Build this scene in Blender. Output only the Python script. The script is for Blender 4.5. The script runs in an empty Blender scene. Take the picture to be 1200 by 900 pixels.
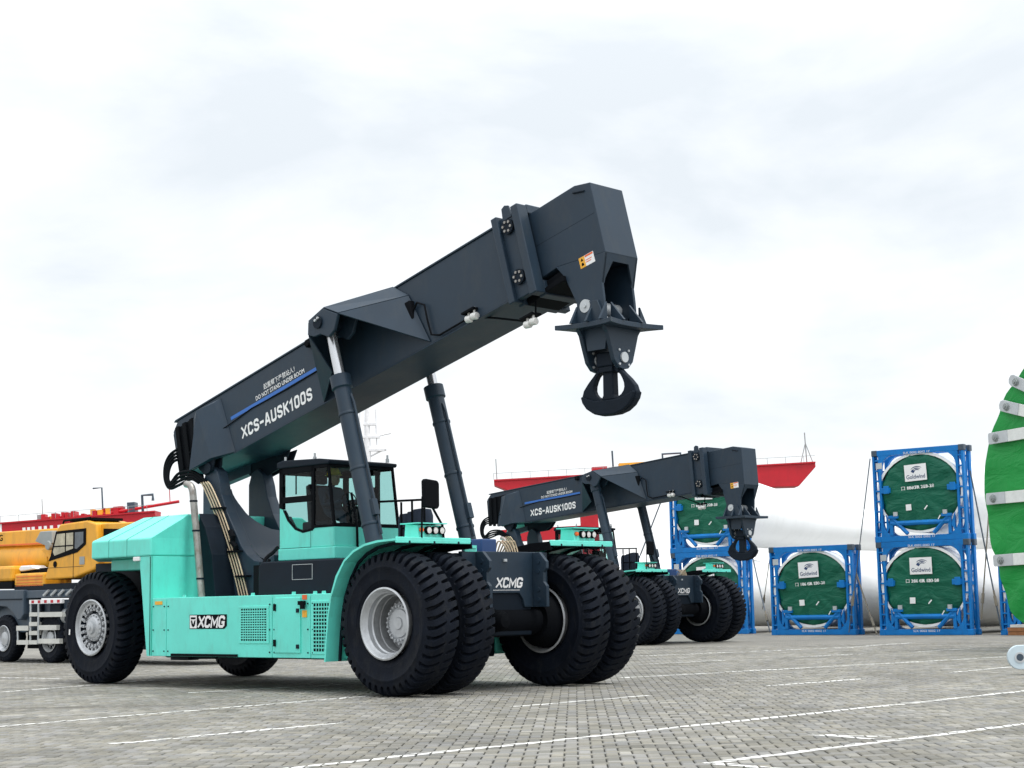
import bpy, bmesh, math, random
import numpy as np
from mathutils import Vector, Matrix, Quaternion

C = bpy.context.scene
COL = C.collection
R = math.radians
random.seed(7)
rng = np.random.default_rng(11)

# ------------------------------------------------------------------ camera
cd = bpy.data.cameras.new('camera'); cam = bpy.data.objects.new('camera', cd); COL.objects.link(cam)
cd.sensor_width = 36.0; cd.lens = 1950.0 / 1200 * 36; cd.clip_start = 0.1; cd.clip_end = 6000
PITCH, ROLL, EYE = 0.13176, -0.01782, 1.2311
_f = Vector((0, math.cos(PITCH), math.sin(PITCH))); _r = Vector((1, 0, 0)); _u = Vector((0, -math.sin(PITCH), math.cos(PITCH)))
_r2 = _r * math.cos(ROLL) + _u * math.sin(ROLL); _u2 = -_r * math.sin(ROLL) + _u * math.cos(ROLL)
M = Matrix((_r2, _u2, -_f)).transposed().to_4x4(); M.translation = (0, 0, EYE)
cam.matrix_world = M
C.camera = cam

# ------------------------------------------------------------------ sky, sun, exposure
SUN_DIR = Vector((0.30, -0.24, 0.92)).normalized()        # towards the sun
SUN_EL = math.asin(SUN_DIR.z); SUN_ROT = math.atan2(SUN_DIR.x, SUN_DIR.y)
W = bpy.data.worlds.new('World'); C.world = W; W.use_nodes = True
nt = W.node_tree; N = nt.nodes; N.clear()
def nd(t, **kw):
    n = N.new(t)
    for k, v in kw.items():
        if k in n.inputs: n.inputs[k].default_value = v
        else: setattr(n, k, v)
    return n
L_ = nt.links.new
out = nd('ShaderNodeOutputWorld')
sky = nd('ShaderNodeTexSky', sky_type='NISHITA', sun_disc=False, sun_elevation=SUN_EL, sun_rotation=SUN_ROT)
bg1 = nd('ShaderNodeBackground', Strength=0.008); L_(sky.outputs[0], bg1.inputs[0])
tc = nd('ShaderNodeTexCoord')
mp = nd('ShaderNodeMapping'); mp.inputs['Scale'].default_value = (1.0, 1.0, 2.4); mp.inputs['Location'].default_value = (0.35, 0.1, 0.2)
L_(tc.outputs['Generated'], mp.inputs[0])
n1 = nd('ShaderNodeTexNoise', Scale=3.4, Detail=8.0, Roughness=0.52, Distortion=0.25); L_(mp.outputs[0], n1.inputs['Vector'])
cr = nd('ShaderNodeValToRGB'); L_(n1.outputs['Fac'], cr.inputs[0])
cr.color_ramp.elements[0].position = 0.36; cr.color_ramp.elements[0].color = (0.625, 0.665, 0.70, 1)
cr.color_ramp.elements[1].position = 0.63; cr.color_ramp.elements[1].color = (0.90, 0.905, 0.91, 1)
sx = nd('ShaderNodeSeparateXYZ'); L_(tc.outputs['Generated'], sx.inputs[0])
gr = nd('ShaderNodeMapRange'); L_(sx.outputs['Z'], gr.inputs[0])
gr.interpolation_type = 'SMOOTHSTEP'; gr.inputs[1].default_value = 0.22; gr.inputs[2].default_value = 1.0; gr.inputs[3].default_value = 1.0; gr.inputs[4].default_value = 1.95
bg2 = nd('ShaderNodeBackground'); L_(cr.outputs[0], bg2.inputs[0]); L_(gr.outputs[0], bg2.inputs[1])
ad = nd('ShaderNodeAddShader'); L_(bg1.outputs[0], ad.inputs[0]); L_(bg2.outputs[0], ad.inputs[1]); L_(ad.outputs[0], out.inputs[0])
sd = bpy.data.lights.new('sun', 'SUN'); sun = bpy.data.objects.new('sun', sd); COL.objects.link(sun)
sd.energy = 1.5; sd.angle = R(11); sd.color = (1.0, 0.97, 0.92)
sun.rotation_euler = SUN_DIR.to_track_quat('Z', 'Y').to_euler()
C.view_settings.view_transform = 'Standard'; C.view_settings.look = 'None'
C.view_settings.exposure = 0.38; C.view_settings.gamma = 1.0; C.view_settings.use_curve_mapping = False
try:
    C.cycles.max_bounces = 8; C.cycles.transparent_max_bounces = 12; C.cycles.use_denoising = True
except Exception: pass

# ------------------------------------------------------------------ materials
def new_mat(name):
    m = bpy.data.materials.new(name); m.use_nodes = True
    return m, m.node_tree, m.node_tree.nodes['Principled BSDF']
def paint(name, col, rough=0.45, metal=0.0, var=0.10, scale=2.5, dirt=None, dirt_amt=0.0, bump=0.0, bscale=60, coat=0.0, spec=0.5):
    m, t, b = new_mat(name); n = t.nodes; l = t.links.new
    tc = n.new('ShaderNodeTexCoord')
    no = n.new('ShaderNodeTexNoise'); no.inputs['Scale'].default_value = scale; no.inputs['Detail'].default_value = 8; no.inputs['Roughness'].default_value = 0.62
    oi = n.new('ShaderNodeObjectInfo'); va = n.new('ShaderNodeVectorMath'); va.operation = 'MULTIPLY_ADD'; va.inputs[1].default_value = (37, 53, 29); l(oi.outputs['Random'], va.inputs[0]); l(tc.outputs['Object'], va.inputs[2]); co = va.outputs[0]
    l(co, no.inputs['Vector'])
    mr = n.new('ShaderNodeMapRange'); l(no.outputs['Fac'], mr.inputs[0])
    mr.inputs[1].default_value = 0.3; mr.inputs[2].default_value = 0.7; mr.inputs[3].default_value = 1 - var; mr.inputs[4].default_value = 1 + var
    mx = n.new('ShaderNodeMix'); mx.data_type = 'RGBA'; mx.blend_type = 'MULTIPLY'; mx.inputs[0].default_value = 1.0
    mx.inputs[6].default_value = (*col, 1); l(mr.outputs[0], mx.inputs[7])
    last = mx.outputs[2]
    if dirt:
        n2 = n.new('ShaderNodeTexNoise'); n2.inputs['Scale'].default_value = scale * 3.1; n2.inputs['Detail'].default_value = 10; n2.inputs['Roughness'].default_value = 0.7
        mpp = n.new('ShaderNodeMapping'); mpp.inputs['Scale'].default_value = (1, 1, 0.35); l(co, mpp.inputs[0]); l(mpp.outputs[0], n2.inputs['Vector'])
        r2 = n.new('ShaderNodeMapRange'); l(n2.outputs['Fac'], r2.inputs[0]); r2.inputs[1].default_value = 0.5; r2.inputs[2].default_value = 0.75; r2.inputs[3].default_value = 0; r2.inputs[4].default_value = dirt_amt
        m2 = n.new('ShaderNodeMix'); m2.data_type = 'RGBA'; l(r2.outputs[0], m2.inputs[0]); l(last, m2.inputs[6]); m2.inputs[7].default_value = (*dirt, 1)
        last = m2.outputs[2]
    l(last, b.inputs['Base Color'])
    b.inputs['Metallic'].default_value = metal; b.inputs['Coat Weight'].default_value = coat; b.inputs['Specular IOR Level'].default_value = spec
    rr = n.new('ShaderNodeMapRange'); l(no.outputs['Fac'], rr.inputs[0]); rr.inputs[3].default_value = max(0.05, rough - 0.12); rr.inputs[4].default_value = min(1, rough + 0.12)
    l(rr.outputs[0], b.inputs['Roughness'])
    if bump:
        nb = n.new('ShaderNodeTexNoise'); nb.inputs['Scale'].default_value = bscale; nb.inputs['Detail'].default_value = 4; l(tc.outputs['Object'], nb.inputs['Vector'])
        bp = n.new('ShaderNodeBump'); bp.inputs['Strength'].default_value = bump; bp.inputs['Distance'].default_value = 0.02
        l(nb.outputs['Fac'], bp.inputs['Height']); l(bp.outputs[0], b.inputs['Normal'])
    return m
GRIME = (0.12, 0.11, 0.09)
TEAL = paint('teal_paint', (0.135, 0.77, 0.65), 0.42, var=0.07, scale=1.3, dirt=(0.13, 0.40, 0.32), dirt_amt=0.4, coat=0.15, bump=0.10, bscale=2.2)
SLATE = paint('slate_paint', (0.0165, 0.0335, 0.055), 0.48, var=0.12, scale=1.5, dirt=(0.040, 0.050, 0.058), dirt_amt=0.5, spec=0.35, bump=0.12, bscale=2.0)
DARK = paint('dark_paint', (0.007, 0.013, 0.022), 0.6, var=0.2, spec=0.15)
BLACK = paint('black_plastic', (0.004, 0.005, 0.007), 0.75, var=0.2, spec=0.08)
RUBBER = paint('rubber', (0.006, 0.0085, 0.0145), 0.65, var=0.3, scale=3, dirt=(0.040, 0.040, 0.038), dirt_amt=0.35, bump=0.25, bscale=40, spec=0.10)
SILVER = paint('rim_silver', (0.52, 0.54, 0.56), 0.42, metal=0.45, var=0.12, scale=6, dirt=(0.2, 0.2, 0.2), dirt_amt=0.4)
RIMD = paint('rim_barrel', (0.30, 0.31, 0.32), 0.5, metal=0.3, var=0.15, scale=6, dirt=(0.10, 0.10, 0.10), dirt_amt=0.5)
CHROME = paint('chrome', (0.60, 0.61, 0.63), 0.25, metal=0.8, var=0.04)
STEEL = paint('exhaust_steel', (0.33, 0.32, 0.30), 0.45, metal=0.6, var=0.3, scale=4, dirt=(0.13, 0.075, 0.045), dirt_amt=0.85)
BRASS = paint('pipe_beige', (0.55, 0.44, 0.30), 0.45, metal=0.3, var=0.1)
WHITE = paint('white_print', (0.85, 0.85, 0.85), 0.5, var=0.03)
BLUEP = paint('blue_print', (0.02, 0.14, 0.50), 0.45, var=0.05)
YELLOW = paint('crane_yellow', (0.80, 0.38, 0.02), 0.42, var=0.12, scale=1.2, dirt=(0.30, 0.17, 0.04), dirt_amt=0.5)
LABELY = paint('label_yellow', (0.85, 0.42, 0.03), 0.5, var=0.05)
ORANGE = paint('orange', (0.80, 0.13, 0.02), 0.45, var=0.05)
RED = paint('crane_red', (0.50, 0.004, 0.016), 0.5, var=0.12, scale=0.6, dirt=(0.28, 0.006, 0.016), dirt_amt=0.4)
BLUE = paint('frame_blue', (0.003, 0.175, 0.52), 0.5, var=0.14, scale=2, dirt=(0.02, 0.08, 0.24), dirt_amt=0.35, spec=0.3)
BLADE = paint('blade_white', (0.88, 0.89, 0.89), 0.4, var=0.03, scale=0.5, dirt=(0.66, 0.67, 0.66), dirt_amt=0.3)
CARRIER = paint('carrier_grey', (0.045, 0.07, 0.10), 0.45, var=0.15, dirt=(0.12, 0.13, 0.13), dirt_amt=0.4)
TREAD = paint('step_white', (0.62, 0.62, 0.58), 0.5, var=0.12)
WOOD = paint('timber', (0.30, 0.13, 0.05), 0.7, var=0.25, scale=8)
ROPE = paint('rope', (0.20, 0.18, 0.14), 0.8, var=0.2)
GALV = paint('galvanised', (0.52, 0.55, 0.57), 0.45, metal=0.35, var=0.1, scale=5)
PALEB = paint('pale_blue_steel', (0.55, 0.66, 0.72), 0.45, var=0.06)
STRAPW = paint('white_strap', (0.74, 0.76, 0.74), 0.6, var=0.08, scale=6, bump=0.2, bscale=15)
SKIN = paint('skin', (0.35, 0.19, 0.12), 0.6); CLOTH = paint('work_cloth', (0.025, 0.035, 0.06), 0.9); HELM = paint('helmet_yellow', (0.85, 0.55, 0.05), 0.35)
LAMPG = paint('lamp_glass', (0.72, 0.72, 0.70), 0.15, var=0.05)
MASTW = paint('mast_white', (0.80, 0.80, 0.82), 0.5)
FARG = paint('yard_grey', (0.30, 0.33, 0.33), 0.6)
def tarp(name, col, s1, amp, dark):
    m, t, b = new_mat(name); n = t.nodes; l = t.links.new
    tc = n.new('ShaderNodeTexCoord')
    no = n.new('ShaderNodeTexNoise'); no.inputs['Scale'].default_value = s1; no.inputs['Detail'].default_value = 5; no.inputs['Distortion'].default_value = 1.2
    mpn = n.new('ShaderNodeMapping'); mpn.inputs['Rotation'].default_value = (0.3, 0.6, 0.2); mpn.inputs['Scale'].default_value = (1.0, 1.0, 2.2)
    oi = n.new('ShaderNodeObjectInfo'); va = n.new('ShaderNodeVectorMath'); va.operation = 'MULTIPLY_ADD'; va.inputs[1].default_value = (37, 53, 29); l(oi.outputs['Random'], va.inputs[0]); l(tc.outputs['Object'], va.inputs[2]); co = va.outputs[0]
    l(co, mpn.inputs[0]); l(mpn.outputs[0], no.inputs['Vector'])
    mx = n.new('ShaderNodeMix'); mx.data_type = 'RGBA'; mx.inputs[6].default_value = (*dark, 1); mx.inputs[7].default_value = (*col, 1)
    n2 = n.new('ShaderNodeTexNoise'); n2.inputs['Scale'].default_value = 0.8; n2.inputs['Detail'].default_value = 3; l(co, n2.inputs['Vector']); l(n2.outputs['Fac'], mx.inputs[0])
    l(mx.outputs[2], b.inputs['Base Color']); b.inputs['Roughness'].default_value = 0.5; b.inputs['Specular IOR Level'].default_value = 0.3
    bp = n.new('ShaderNodeBump'); bp.inputs['Strength'].default_value = amp; bp.inputs['Distance'].default_value = 0.12
    l(no.outputs['Fac'], bp.inputs['Height']); l(bp.outputs[0], b.inputs['Normal'])
    return m
GREEN = tarp('green_tarp', (0.004, 0.135, 0.078), 1.7, 0.5, (0.003, 0.09, 0.052))
LIME = tarp('bright_green_tarp', (0.007, 0.32, 0.055), 1.1, 0.45, (0.005, 0.235, 0.042))
def glass(name, tint, gl=0.12):
    m = bpy.data.materials.new(name); m.use_nodes = True; t = m.node_tree; t.nodes.clear(); n = t.nodes; l = t.links.new
    o = n.new('ShaderNodeOutputMaterial'); tr = n.new('ShaderNodeBsdfTransparent'); tr.inputs[0].default_value = (*tint, 1)
    g = n.new('ShaderNodeBsdfGlossy'); g.inputs['Roughness'].default_value = 0.03
    fr0 = n.new('ShaderNodeLayerWeight'); fr0.inputs[0].default_value = 0.20; ge = n.new('ShaderNodeNewGeometry'); iv = n.new('ShaderNodeMath'); iv.operation = 'SUBTRACT'; iv.inputs[0].default_value = 1.0; l(ge.outputs['Backfacing'], iv.inputs[1]); fr = n.new('ShaderNodeMath'); fr.operation = 'MULTIPLY'; l(fr0.outputs['Fresnel'], fr.inputs[0]); l(iv.outputs[0], fr.inputs[1])
    mx = n.new('ShaderNodeMixShader'); l(fr.outputs[0], mx.inputs[0]); l(tr.outputs[0], mx.inputs[1]); l(g.outputs[0], mx.inputs[2]); l(mx.outputs[0], o.inputs[0])
    return m
GLASS = glass('tinted_glass', (0.74, 0.87, 0.86))
GLASSD = glass('dark_glass', (0.66, 0.76, 0.78))

# ------------------------------------------------------------------ mesh helpers
class MB:
    def __init__(s): s.v = []; s.f = []; s.mi = []; s.cur = 0
    def add(s, vs, fs):
        o = len(s.v); s.v += [tuple(p) for p in vs]
        for q in fs: s.f.append(tuple(o + i for i in q)); s.mi.append(s.cur)
        return s
    def box(s, x0, x1, y0, y1, z0, z1):
        return s.add([(x0,y0,z0),(x1,y0,z0),(x1,y1,z0),(x0,y1,z0),(x0,y0,z1),(x1,y0,z1),(x1,y1,z1),(x0,y1,z1)],
                     [(0,3,2,1),(4,5,6,7),(0,1,5,4),(1,2,6,5),(2,3,7,6),(3,0,4,7)])
    def prism(s, pts, a0, a1, ax='y'):
        g = {'y': lambda p, a: (p[0], a, p[1]), 'x': lambda p, a: (a, p[0], p[1]), 'z': lambda p, a: (p[0], p[1], a)}[ax]
        n = len(pts)
        return s.add([g(p, a0) for p in pts] + [g(p, a1) for p in pts],
                     [tuple(range(n)), tuple(range(2*n-1, n-1, -1))] + [(i, (i+1) % n, n + (i+1) % n, n + i) for i in range(n)])
    def slab(s, pts, t):
        P = [Vector(p) for p in pts]; n = len(P)
        nv = Vector((0, 0, 0))
        for i in range(n): nv += (P[i] - P[0]).cross(P[(i+1) % n] - P[0])
        nv.normalize()
        return s.add(P + [p + nv * t for p in P], [tuple(range(n)), tuple(range(2*n-1, n-1, -1))] + [(i, (i+1) % n, n + (i+1) % n, n + i) for i in range(n)])
    def tube(s, path, r, n=8, sub=0):
        P = [Vector(p) for p in path]
        if sub and len(P) > 2:
            Q = []
            for i in range(len(P) - 1):
                p0, p1, p2, p3 = P[max(i-1,0)], P[i], P[i+1], P[min(i+2,len(P)-1)]
                for k in range(sub):
                    t = k / sub; Q.append(0.5 * ((2*p1) + (p2-p0)*t + (2*p0-5*p1+4*p2-p3)*t*t + (3*p1-p0-3*p2+p3)*t**3))
            P = Q + [P[-1]]
        rings = []; m = len(P)
        T = [(P[min(i+1, m-1)] - P[max(i-1, 0)]).normalized() for i in range(m)]
        a = T[0].orthogonal().normalized()
        for i in range(m):
            a = (a - T[i] * a.dot(T[i])); a = a.normalized() if a.length > 1e-6 else T[i].orthogonal().normalized()
            b = T[i].cross(a); rr = r[i] if isinstance(r, (list, tuple)) else r
            rings.append([P[i] + (a * math.cos(k * 2 * math.pi / n) + b * math.sin(k * 2 * math.pi / n)) * rr for k in range(n)])
        vs = [p for q in rings for p in q]; fs = []
        for i in range(m - 1):
            for k in range(n): fs.append((i*n + k, i*n + (k+1) % n, (i+1)*n + (k+1) % n, (i+1)*n + k))
        fs += [tuple(range(n-1, -1, -1)), tuple((m-1)*n + k for k in range(n))]
        return s.add(vs, fs)
    def lathe(s, prof, n=32, c=(0,0,0), ax='y', close=False):
        m = len(prof); vs = []; fs = []
        for (r, a) in prof:
            for k in range(n):
                t = 2 * math.pi * k / n; u, w = r * math.cos(t), r * math.sin(t)
                q = {'y': (u, a, w), 'x': (a, u, w), 'z': (u, w, a)}[ax]
                vs.append((c[0]+q[0], c[1]+q[1], c[2]+q[2]))
        for i in range(m - 1):
            for k in range(n): fs.append((i*n+k, i*n+(k+1) % n, (i+1)*n+(k+1) % n, (i+1)*n+k))
        if not close:
            if prof[0][0] > 1e-4 and prof[0][0] < 0.9 * max(p[0] for p in prof) or True:
                pass
        return s.add(vs, fs)
    def build(s, name, mat, parent=None, bev=0.0, smooth=None, origin=None, loc=None, norm=True):
        me = bpy.data.meshes.new(name); o_ = Vector(origin) if origin is not None else Vector((0,0,0))
        me.from_pydata([(p[0]-o_.x, p[1]-o_.y, p[2]-o_.z) for p in s.v], [], s.f)
        for m in (mat if isinstance(mat, (list, tuple)) else [mat]): me.materials.append(m)
        me.polygons.foreach_set('material_index', s.mi)
        if norm:
            bm = bmesh.new(); bm.from_mesh(me); bmesh.ops.recalc_face_normals(bm, faces=bm.faces); bm.to_mesh(me); bm.free()
        if smooth:
            me.polygons.foreach_set('use_smooth', [True] * len(me.polygons)); me.set_sharp_from_angle(angle=R(smooth))
        me.update()
        ob = bpy.data.objects.new(name, me); COL.objects.link(ob)
        if parent: ob.parent = parent
        if loc is not None: ob.location = loc
        elif origin is not None: ob.location = origin
        if bev:
            b = ob.modifiers.new('bevel', 'BEVEL'); b.width = bev; b.segments = 2; b.limit_method = 'ANGLE'; b.angle_limit = R(35)
        return ob
def ribbon(mb, outer, inner, t):
    n = len(outer); vs = []
    for y in (-t, t): vs += [(p[0], y, p[1]) for p in outer] + [(p[0], y, p[1]) for p in inner]
    fs = []
    for i in range(n - 1):
        fs += [(i, i+1, n+i+1, n+i), (2*n+i, 3*n+i, 3*n+i+1, 2*n+i+1), (i, 2*n+i, 2*n+i+1, i+1), (n+i, n+i+1, 3*n+i+1, 3*n+i)]
    fs += [(0, n, 3*n, 2*n), (n-1, 3*n-1, 4*n-1, 2*n-1)]
    return mb.add(vs, fs)
_c = [(1,.72),(1,.86),(.78,1),(.22,1),(0,.86),(0,.14),(.22,0),(.78,0),(1,.14),(1,.28)]
GLY = {'X': (.66, [[(0,0),(1,1)],[(0,1),(1,0)]]), 'C': (.58, [_c]), 'S': (.58, [[(1,.74),(1,.86),(.78,1),(.22,1),(0,.86),(0,.66),(.22,.54),(.78,.46),(1,.34),(1,.14),(.78,0),(.22,0),(0,.14),(0,.26)]]),
 '-': (.40, [[(0,.48),(1,.48)]]), 'A': (.64, [[(0,0),(.40,1),(.60,1),(1,0)],[(.20,.26),(.80,.26)]]), 'U': (.60, [[(0,1),(0,.14),(.22,0),(.78,0),(1,.14),(1,1)]]),
 'K': (.60, [[(0,0),(0,1)],[(1,1),(.10,.46)],[(.36,.64),(1,0)]]), '1': (.34, [[(0,.78),(.7,1),(.7,0)]]), '0': (.56, [[(.5,1),(.22,1),(0,.86),(0,.14),(.22,0),(.78,0),(1,.14),(1,.86),(.78,1),(.5,1)]]),
 'M': (.78, [[(0,0),(0,1),(.5,.25),(1,1),(1,0)]]), 'G': (.62, [_c[:-1] + [(1,.42),(.50,.42)]]), ' ': (.3, [])}
def block_text(s, name, mat, parent, org, xd, yd, w, h, st=.2, shear=0.0, gap=.14, ext=.002, rel=(0,0,0)):
    xd = Vector(xd).normalized(); yd = Vector(yd).normalized(); n = xd.cross(yd); org = Vector(org) - Vector(rel)
    tot = sum(GLY[c][0] + st for c in s) + gap * (len(s) - 1); x = 0; mb = MB(); lay = 0
    for c in s:
        gw, pl = GLY[c]; mb = MB()
        for li, path in enumerate(pl):
            P = [Vector((x + st/2 + p[0] * gw, st/2 + p[1] * (1 - st))) for p in path]; L = []; Rr = []
            m = len(P)
            for i in range(m):
                d0 = (P[i] - P[i-1]).normalized() if i else None; d1 = (P[i+1] - P[i]).normalized() if i < m-1 else None
                a = d0 or d1; b = d1 or d0; n0 = Vector((-a.y, a.x)); n1 = Vector((-b.y, b.x)); mi = (n0 + n1); mi = mi.normalized() if mi.length > .1 else n0
                k = min(1.7, 1 / max(.35, mi.dot(n0))) * st / 2; e = Vector((0,0))
                if i == 0 and c not in 'CGS0': e = -b * st * .5
                if i == m-1 and c not in 'CGS0': e = a * st * .5
                L.append(P[i] + mi * k + e); Rr.append(P[i] - mi * k + e)
            z_ = ext + .0007 * li
            if c in 'XAKM':
                for q in L + Rr: q.y = min(1, max(0, q.y))
            f = lambda q: org + xd * ((q.x + shear * (q.y - .5)) * w / tot) + yd * (q.y * h) + n * z_
            mb.add([f(q) for q in L] + [f(q) for q in Rr], [(m+i, m+i+1, i+1, i) for i in range(m-1)])
        x += gw + st + gap
        if mb.f: mb.build('letter', mat, parent, norm=False)
def B(*a): return MB().box(*a)
def empty(name, loc=(0,0,0), rz=0.0, parent=None):
    o = bpy.data.objects.new(name, None); COL.objects.link(o); o.location = loc; o.rotation_euler = (0, 0, rz); o.empty_display_size = 0.2
    if parent: o.parent = parent
    return o
def tag(o, label, cat, group=None):
    o['label'] = label; o['category'] = cat
    if group: o['group'] = group
    return o
def structure(o): o['kind'] = 'structure'; return o
def copy_tree(o, parent=None):
    c = o.copy(); COL.objects.link(c)
    if parent: c.parent = parent
    for ch in list(o.children): copy_tree(ch, c)
    return c
_txt = {}
def text(s, name, mat, parent, org, xd, yd, w, h, bold=0.0, shear=0.0, ext=0.002, rel=(0,0,0), space=1.0):
    key = (s, bold, shear, space)
    if key not in _txt:
        cu = bpy.data.curves.new('lettering', 'FONT'); cu.body = s; cu.offset = bold; cu.shear = shear; cu.space_character = space; cu.resolution_u = 3
        to = bpy.data.objects.new('lettering', cu); COL.objects.link(to)
        me = bpy.data.meshes.new_from_object(to.evaluated_get(bpy.context.evaluated_depsgraph_get()))
        bpy.data.objects.remove(to); bpy.data.curves.remove(cu)
        vs = np.array([v.co[:2] for v in me.vertices]); fs = [tuple(p.vertices) for p in me.polygons]
        vs = (vs - vs.min(0)) / (vs.max(0) - vs.min(0)); _txt[key] = (vs, fs); bpy.data.meshes.remove(me)
    vs, fs = _txt[key]; xd = Vector(xd).normalized(); yd = Vector(yd).normalized(); n = xd.cross(yd); org = Vector(org) - Vector(rel)
    mb = MB(); mb.add([org + xd * (v[0] * w) + yd * (v[1] * h) + n * ext for v in vs], fs)
    o = mb.build(name, mat, parent, norm=False); o['kind'] = 'stuff'; return o

# ------------------------------------------------------------------ ground, pavers, painted lines
YAW = -0.763555; ORG = (-0.29693, 24.80421)
XM = Vector((math.cos(YAW), math.sin(YAW), 0)); YM = Vector((-math.sin(YAW), math.cos(YAW), 0))
LINES = [(-1.81,13.21,6.81,22.17,0.11),(1.44,13.02,5.07,16.56,0.11),(1.44,13.05,1.98,12.48,0.10),(2.68,15.55,3.13,14.96,0.09),(2.68,15.55,3.33,15.16,0.09),
 (-5.78,18.58,-2.08,23.65,0.10),(-3.82,15.91,-1.91,18.27,0.10),(-0.07,20.60,1.76,22.49,0.10),(1.71,27.83,10.44,34.71,0.12),(3.62,24.38,5.44,26.16,0.10),
 (7.12,27.70,8.62,29.44,0.10),(2.76,38.86,8.84,43.14,0.12),(6.02,36.37,7.78,37.82,0.10),(9.11,38.34,10.82,40.13,0.10),(-8.26,26.53,-6.53,30.31,0.10),
 (-4.96,25.41,-2.85,27.32,0.10),(-10.06,32.81,-8.55,31.64,0.10),(8.92,43.53,11.47,46.94,0.12),(2.61,33.93,4.33,35.07,0.10)]
def paver_mat(name, src):
    m, t, b = new_mat(name); n = t.nodes; l = t.links.new
    if src == 'island': g = n.new('ShaderNodeNewGeometry'); rnd = g.outputs['Random Per Island']
    else: g = n.new('ShaderNodeObjectInfo'); rnd = g.outputs['Random']
    tc = n.new('ShaderNodeNewGeometry')
    cr = n.new('ShaderNodeValToRGB'); l(rnd, cr.inputs[0]); e = cr.color_ramp.elements
    e[0].position = 0.0; e[0].color = (0.144, 0.142, 0.126, 1); e[1].position = 1.0; e[1].color = (0.304, 0.293, 0.257, 1)
    for ps, c in ((0.25, (0.208, 0.197, 0.163, 1)), (0.5, (0.183, 0.183, 0.176, 1)), (0.72, (0.246, 0.233, 0.195, 1)), (0.9, (0.232, 0.229, 0.220, 1))):
        q = e.new(ps); q.color = c
    no = n.new('ShaderNodeTexNoise'); no.inputs['Scale'].default_value = 0.55; no.inputs['Detail'].default_value = 6; l(tc.outputs['Position'], no.inputs['Vector'])
    mr = n.new('ShaderNodeMapRange'); l(no.outputs['Fac'], mr.inputs[0]); mr.inputs[1].default_value = 0.3; mr.inputs[2].default_value = 0.7; mr.inputs[3].default_value = 0.78; mr.inputs[4].default_value = 1.18
    nf = n.new('ShaderNodeTexNoise'); nf.inputs['Scale'].default_value = 70; nf.inputs['Detail'].default_value = 3; l(tc.outputs['Position'], nf.inputs['Vector'])
    m3 = n.new('ShaderNodeMapRange'); l(nf.outputs['Fac'], m3.inputs[0]); m3.inputs[3].default_value = 0.8; m3.inputs[4].default_value = 1.2
    mu = n.new('ShaderNodeMath'); mu.operation = 'MULTIPLY'; l(mr.outputs[0], mu.inputs[0]); l(m3.outputs[0], mu.inputs[1])
    mx = n.new('ShaderNodeMix'); mx.data_type = 'RGBA'; mx.blend_type = 'MULTIPLY'; mx.inputs[0].default_value = 1; l(cr.outputs[0], mx.inputs[6]); l(mu.outputs[0], mx.inputs[7])
    # oil-dark stains with their own outline
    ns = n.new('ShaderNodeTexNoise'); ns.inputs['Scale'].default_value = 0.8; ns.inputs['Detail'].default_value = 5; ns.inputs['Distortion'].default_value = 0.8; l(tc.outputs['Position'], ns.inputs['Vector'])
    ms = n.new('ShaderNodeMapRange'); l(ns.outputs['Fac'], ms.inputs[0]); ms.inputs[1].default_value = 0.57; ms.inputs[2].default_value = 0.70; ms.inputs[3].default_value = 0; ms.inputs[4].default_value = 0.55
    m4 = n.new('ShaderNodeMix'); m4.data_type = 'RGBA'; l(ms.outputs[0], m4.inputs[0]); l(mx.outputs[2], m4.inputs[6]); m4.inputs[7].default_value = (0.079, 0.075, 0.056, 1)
    mpt_ = n.new('ShaderNodeMapping'); mpt_.inputs['Rotation'].default_value = (0, 0, -YAW); mpt_.inputs['Scale'].default_value = (0.09, 1.5, 1); l(tc.outputs['Position'], mpt_.inputs[0])
    nt_ = n.new('ShaderNodeTexNoise'); nt_.inputs['Scale'].default_value = 1.0; nt_.inputs['Detail'].default_value = 4; l(mpt_.outputs[0], nt_.inputs['Vector'])
    mt_ = n.new('ShaderNodeMapRange'); l(nt_.outputs['Fac'], mt_.inputs[0]); mt_.inputs[1].default_value = 0.56; mt_.inputs[2].default_value = 0.72; mt_.inputs[3].default_value = 0; mt_.inputs[4].default_value = 0.42
    m5 = n.new('ShaderNodeMix'); m5.data_type = 'RGBA'; l(mt_.outputs[0], m5.inputs[0]); l(m4.outputs[2], m5.inputs[6]); m5.inputs[7].default_value = (0.089, 0.084, 0.077, 1)
    l(m5.outputs[2], b.inputs['Base Color']); b.inputs['Roughness'].default_value = 0.75; b.inputs['Specular IOR Level'].default_value = 0.35
    return m
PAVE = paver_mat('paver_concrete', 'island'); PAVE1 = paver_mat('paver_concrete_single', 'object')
SAND = paint('joint_sand', (0.028, 0.028, 0.024), 0.95, var=0.3, scale=9)
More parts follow.
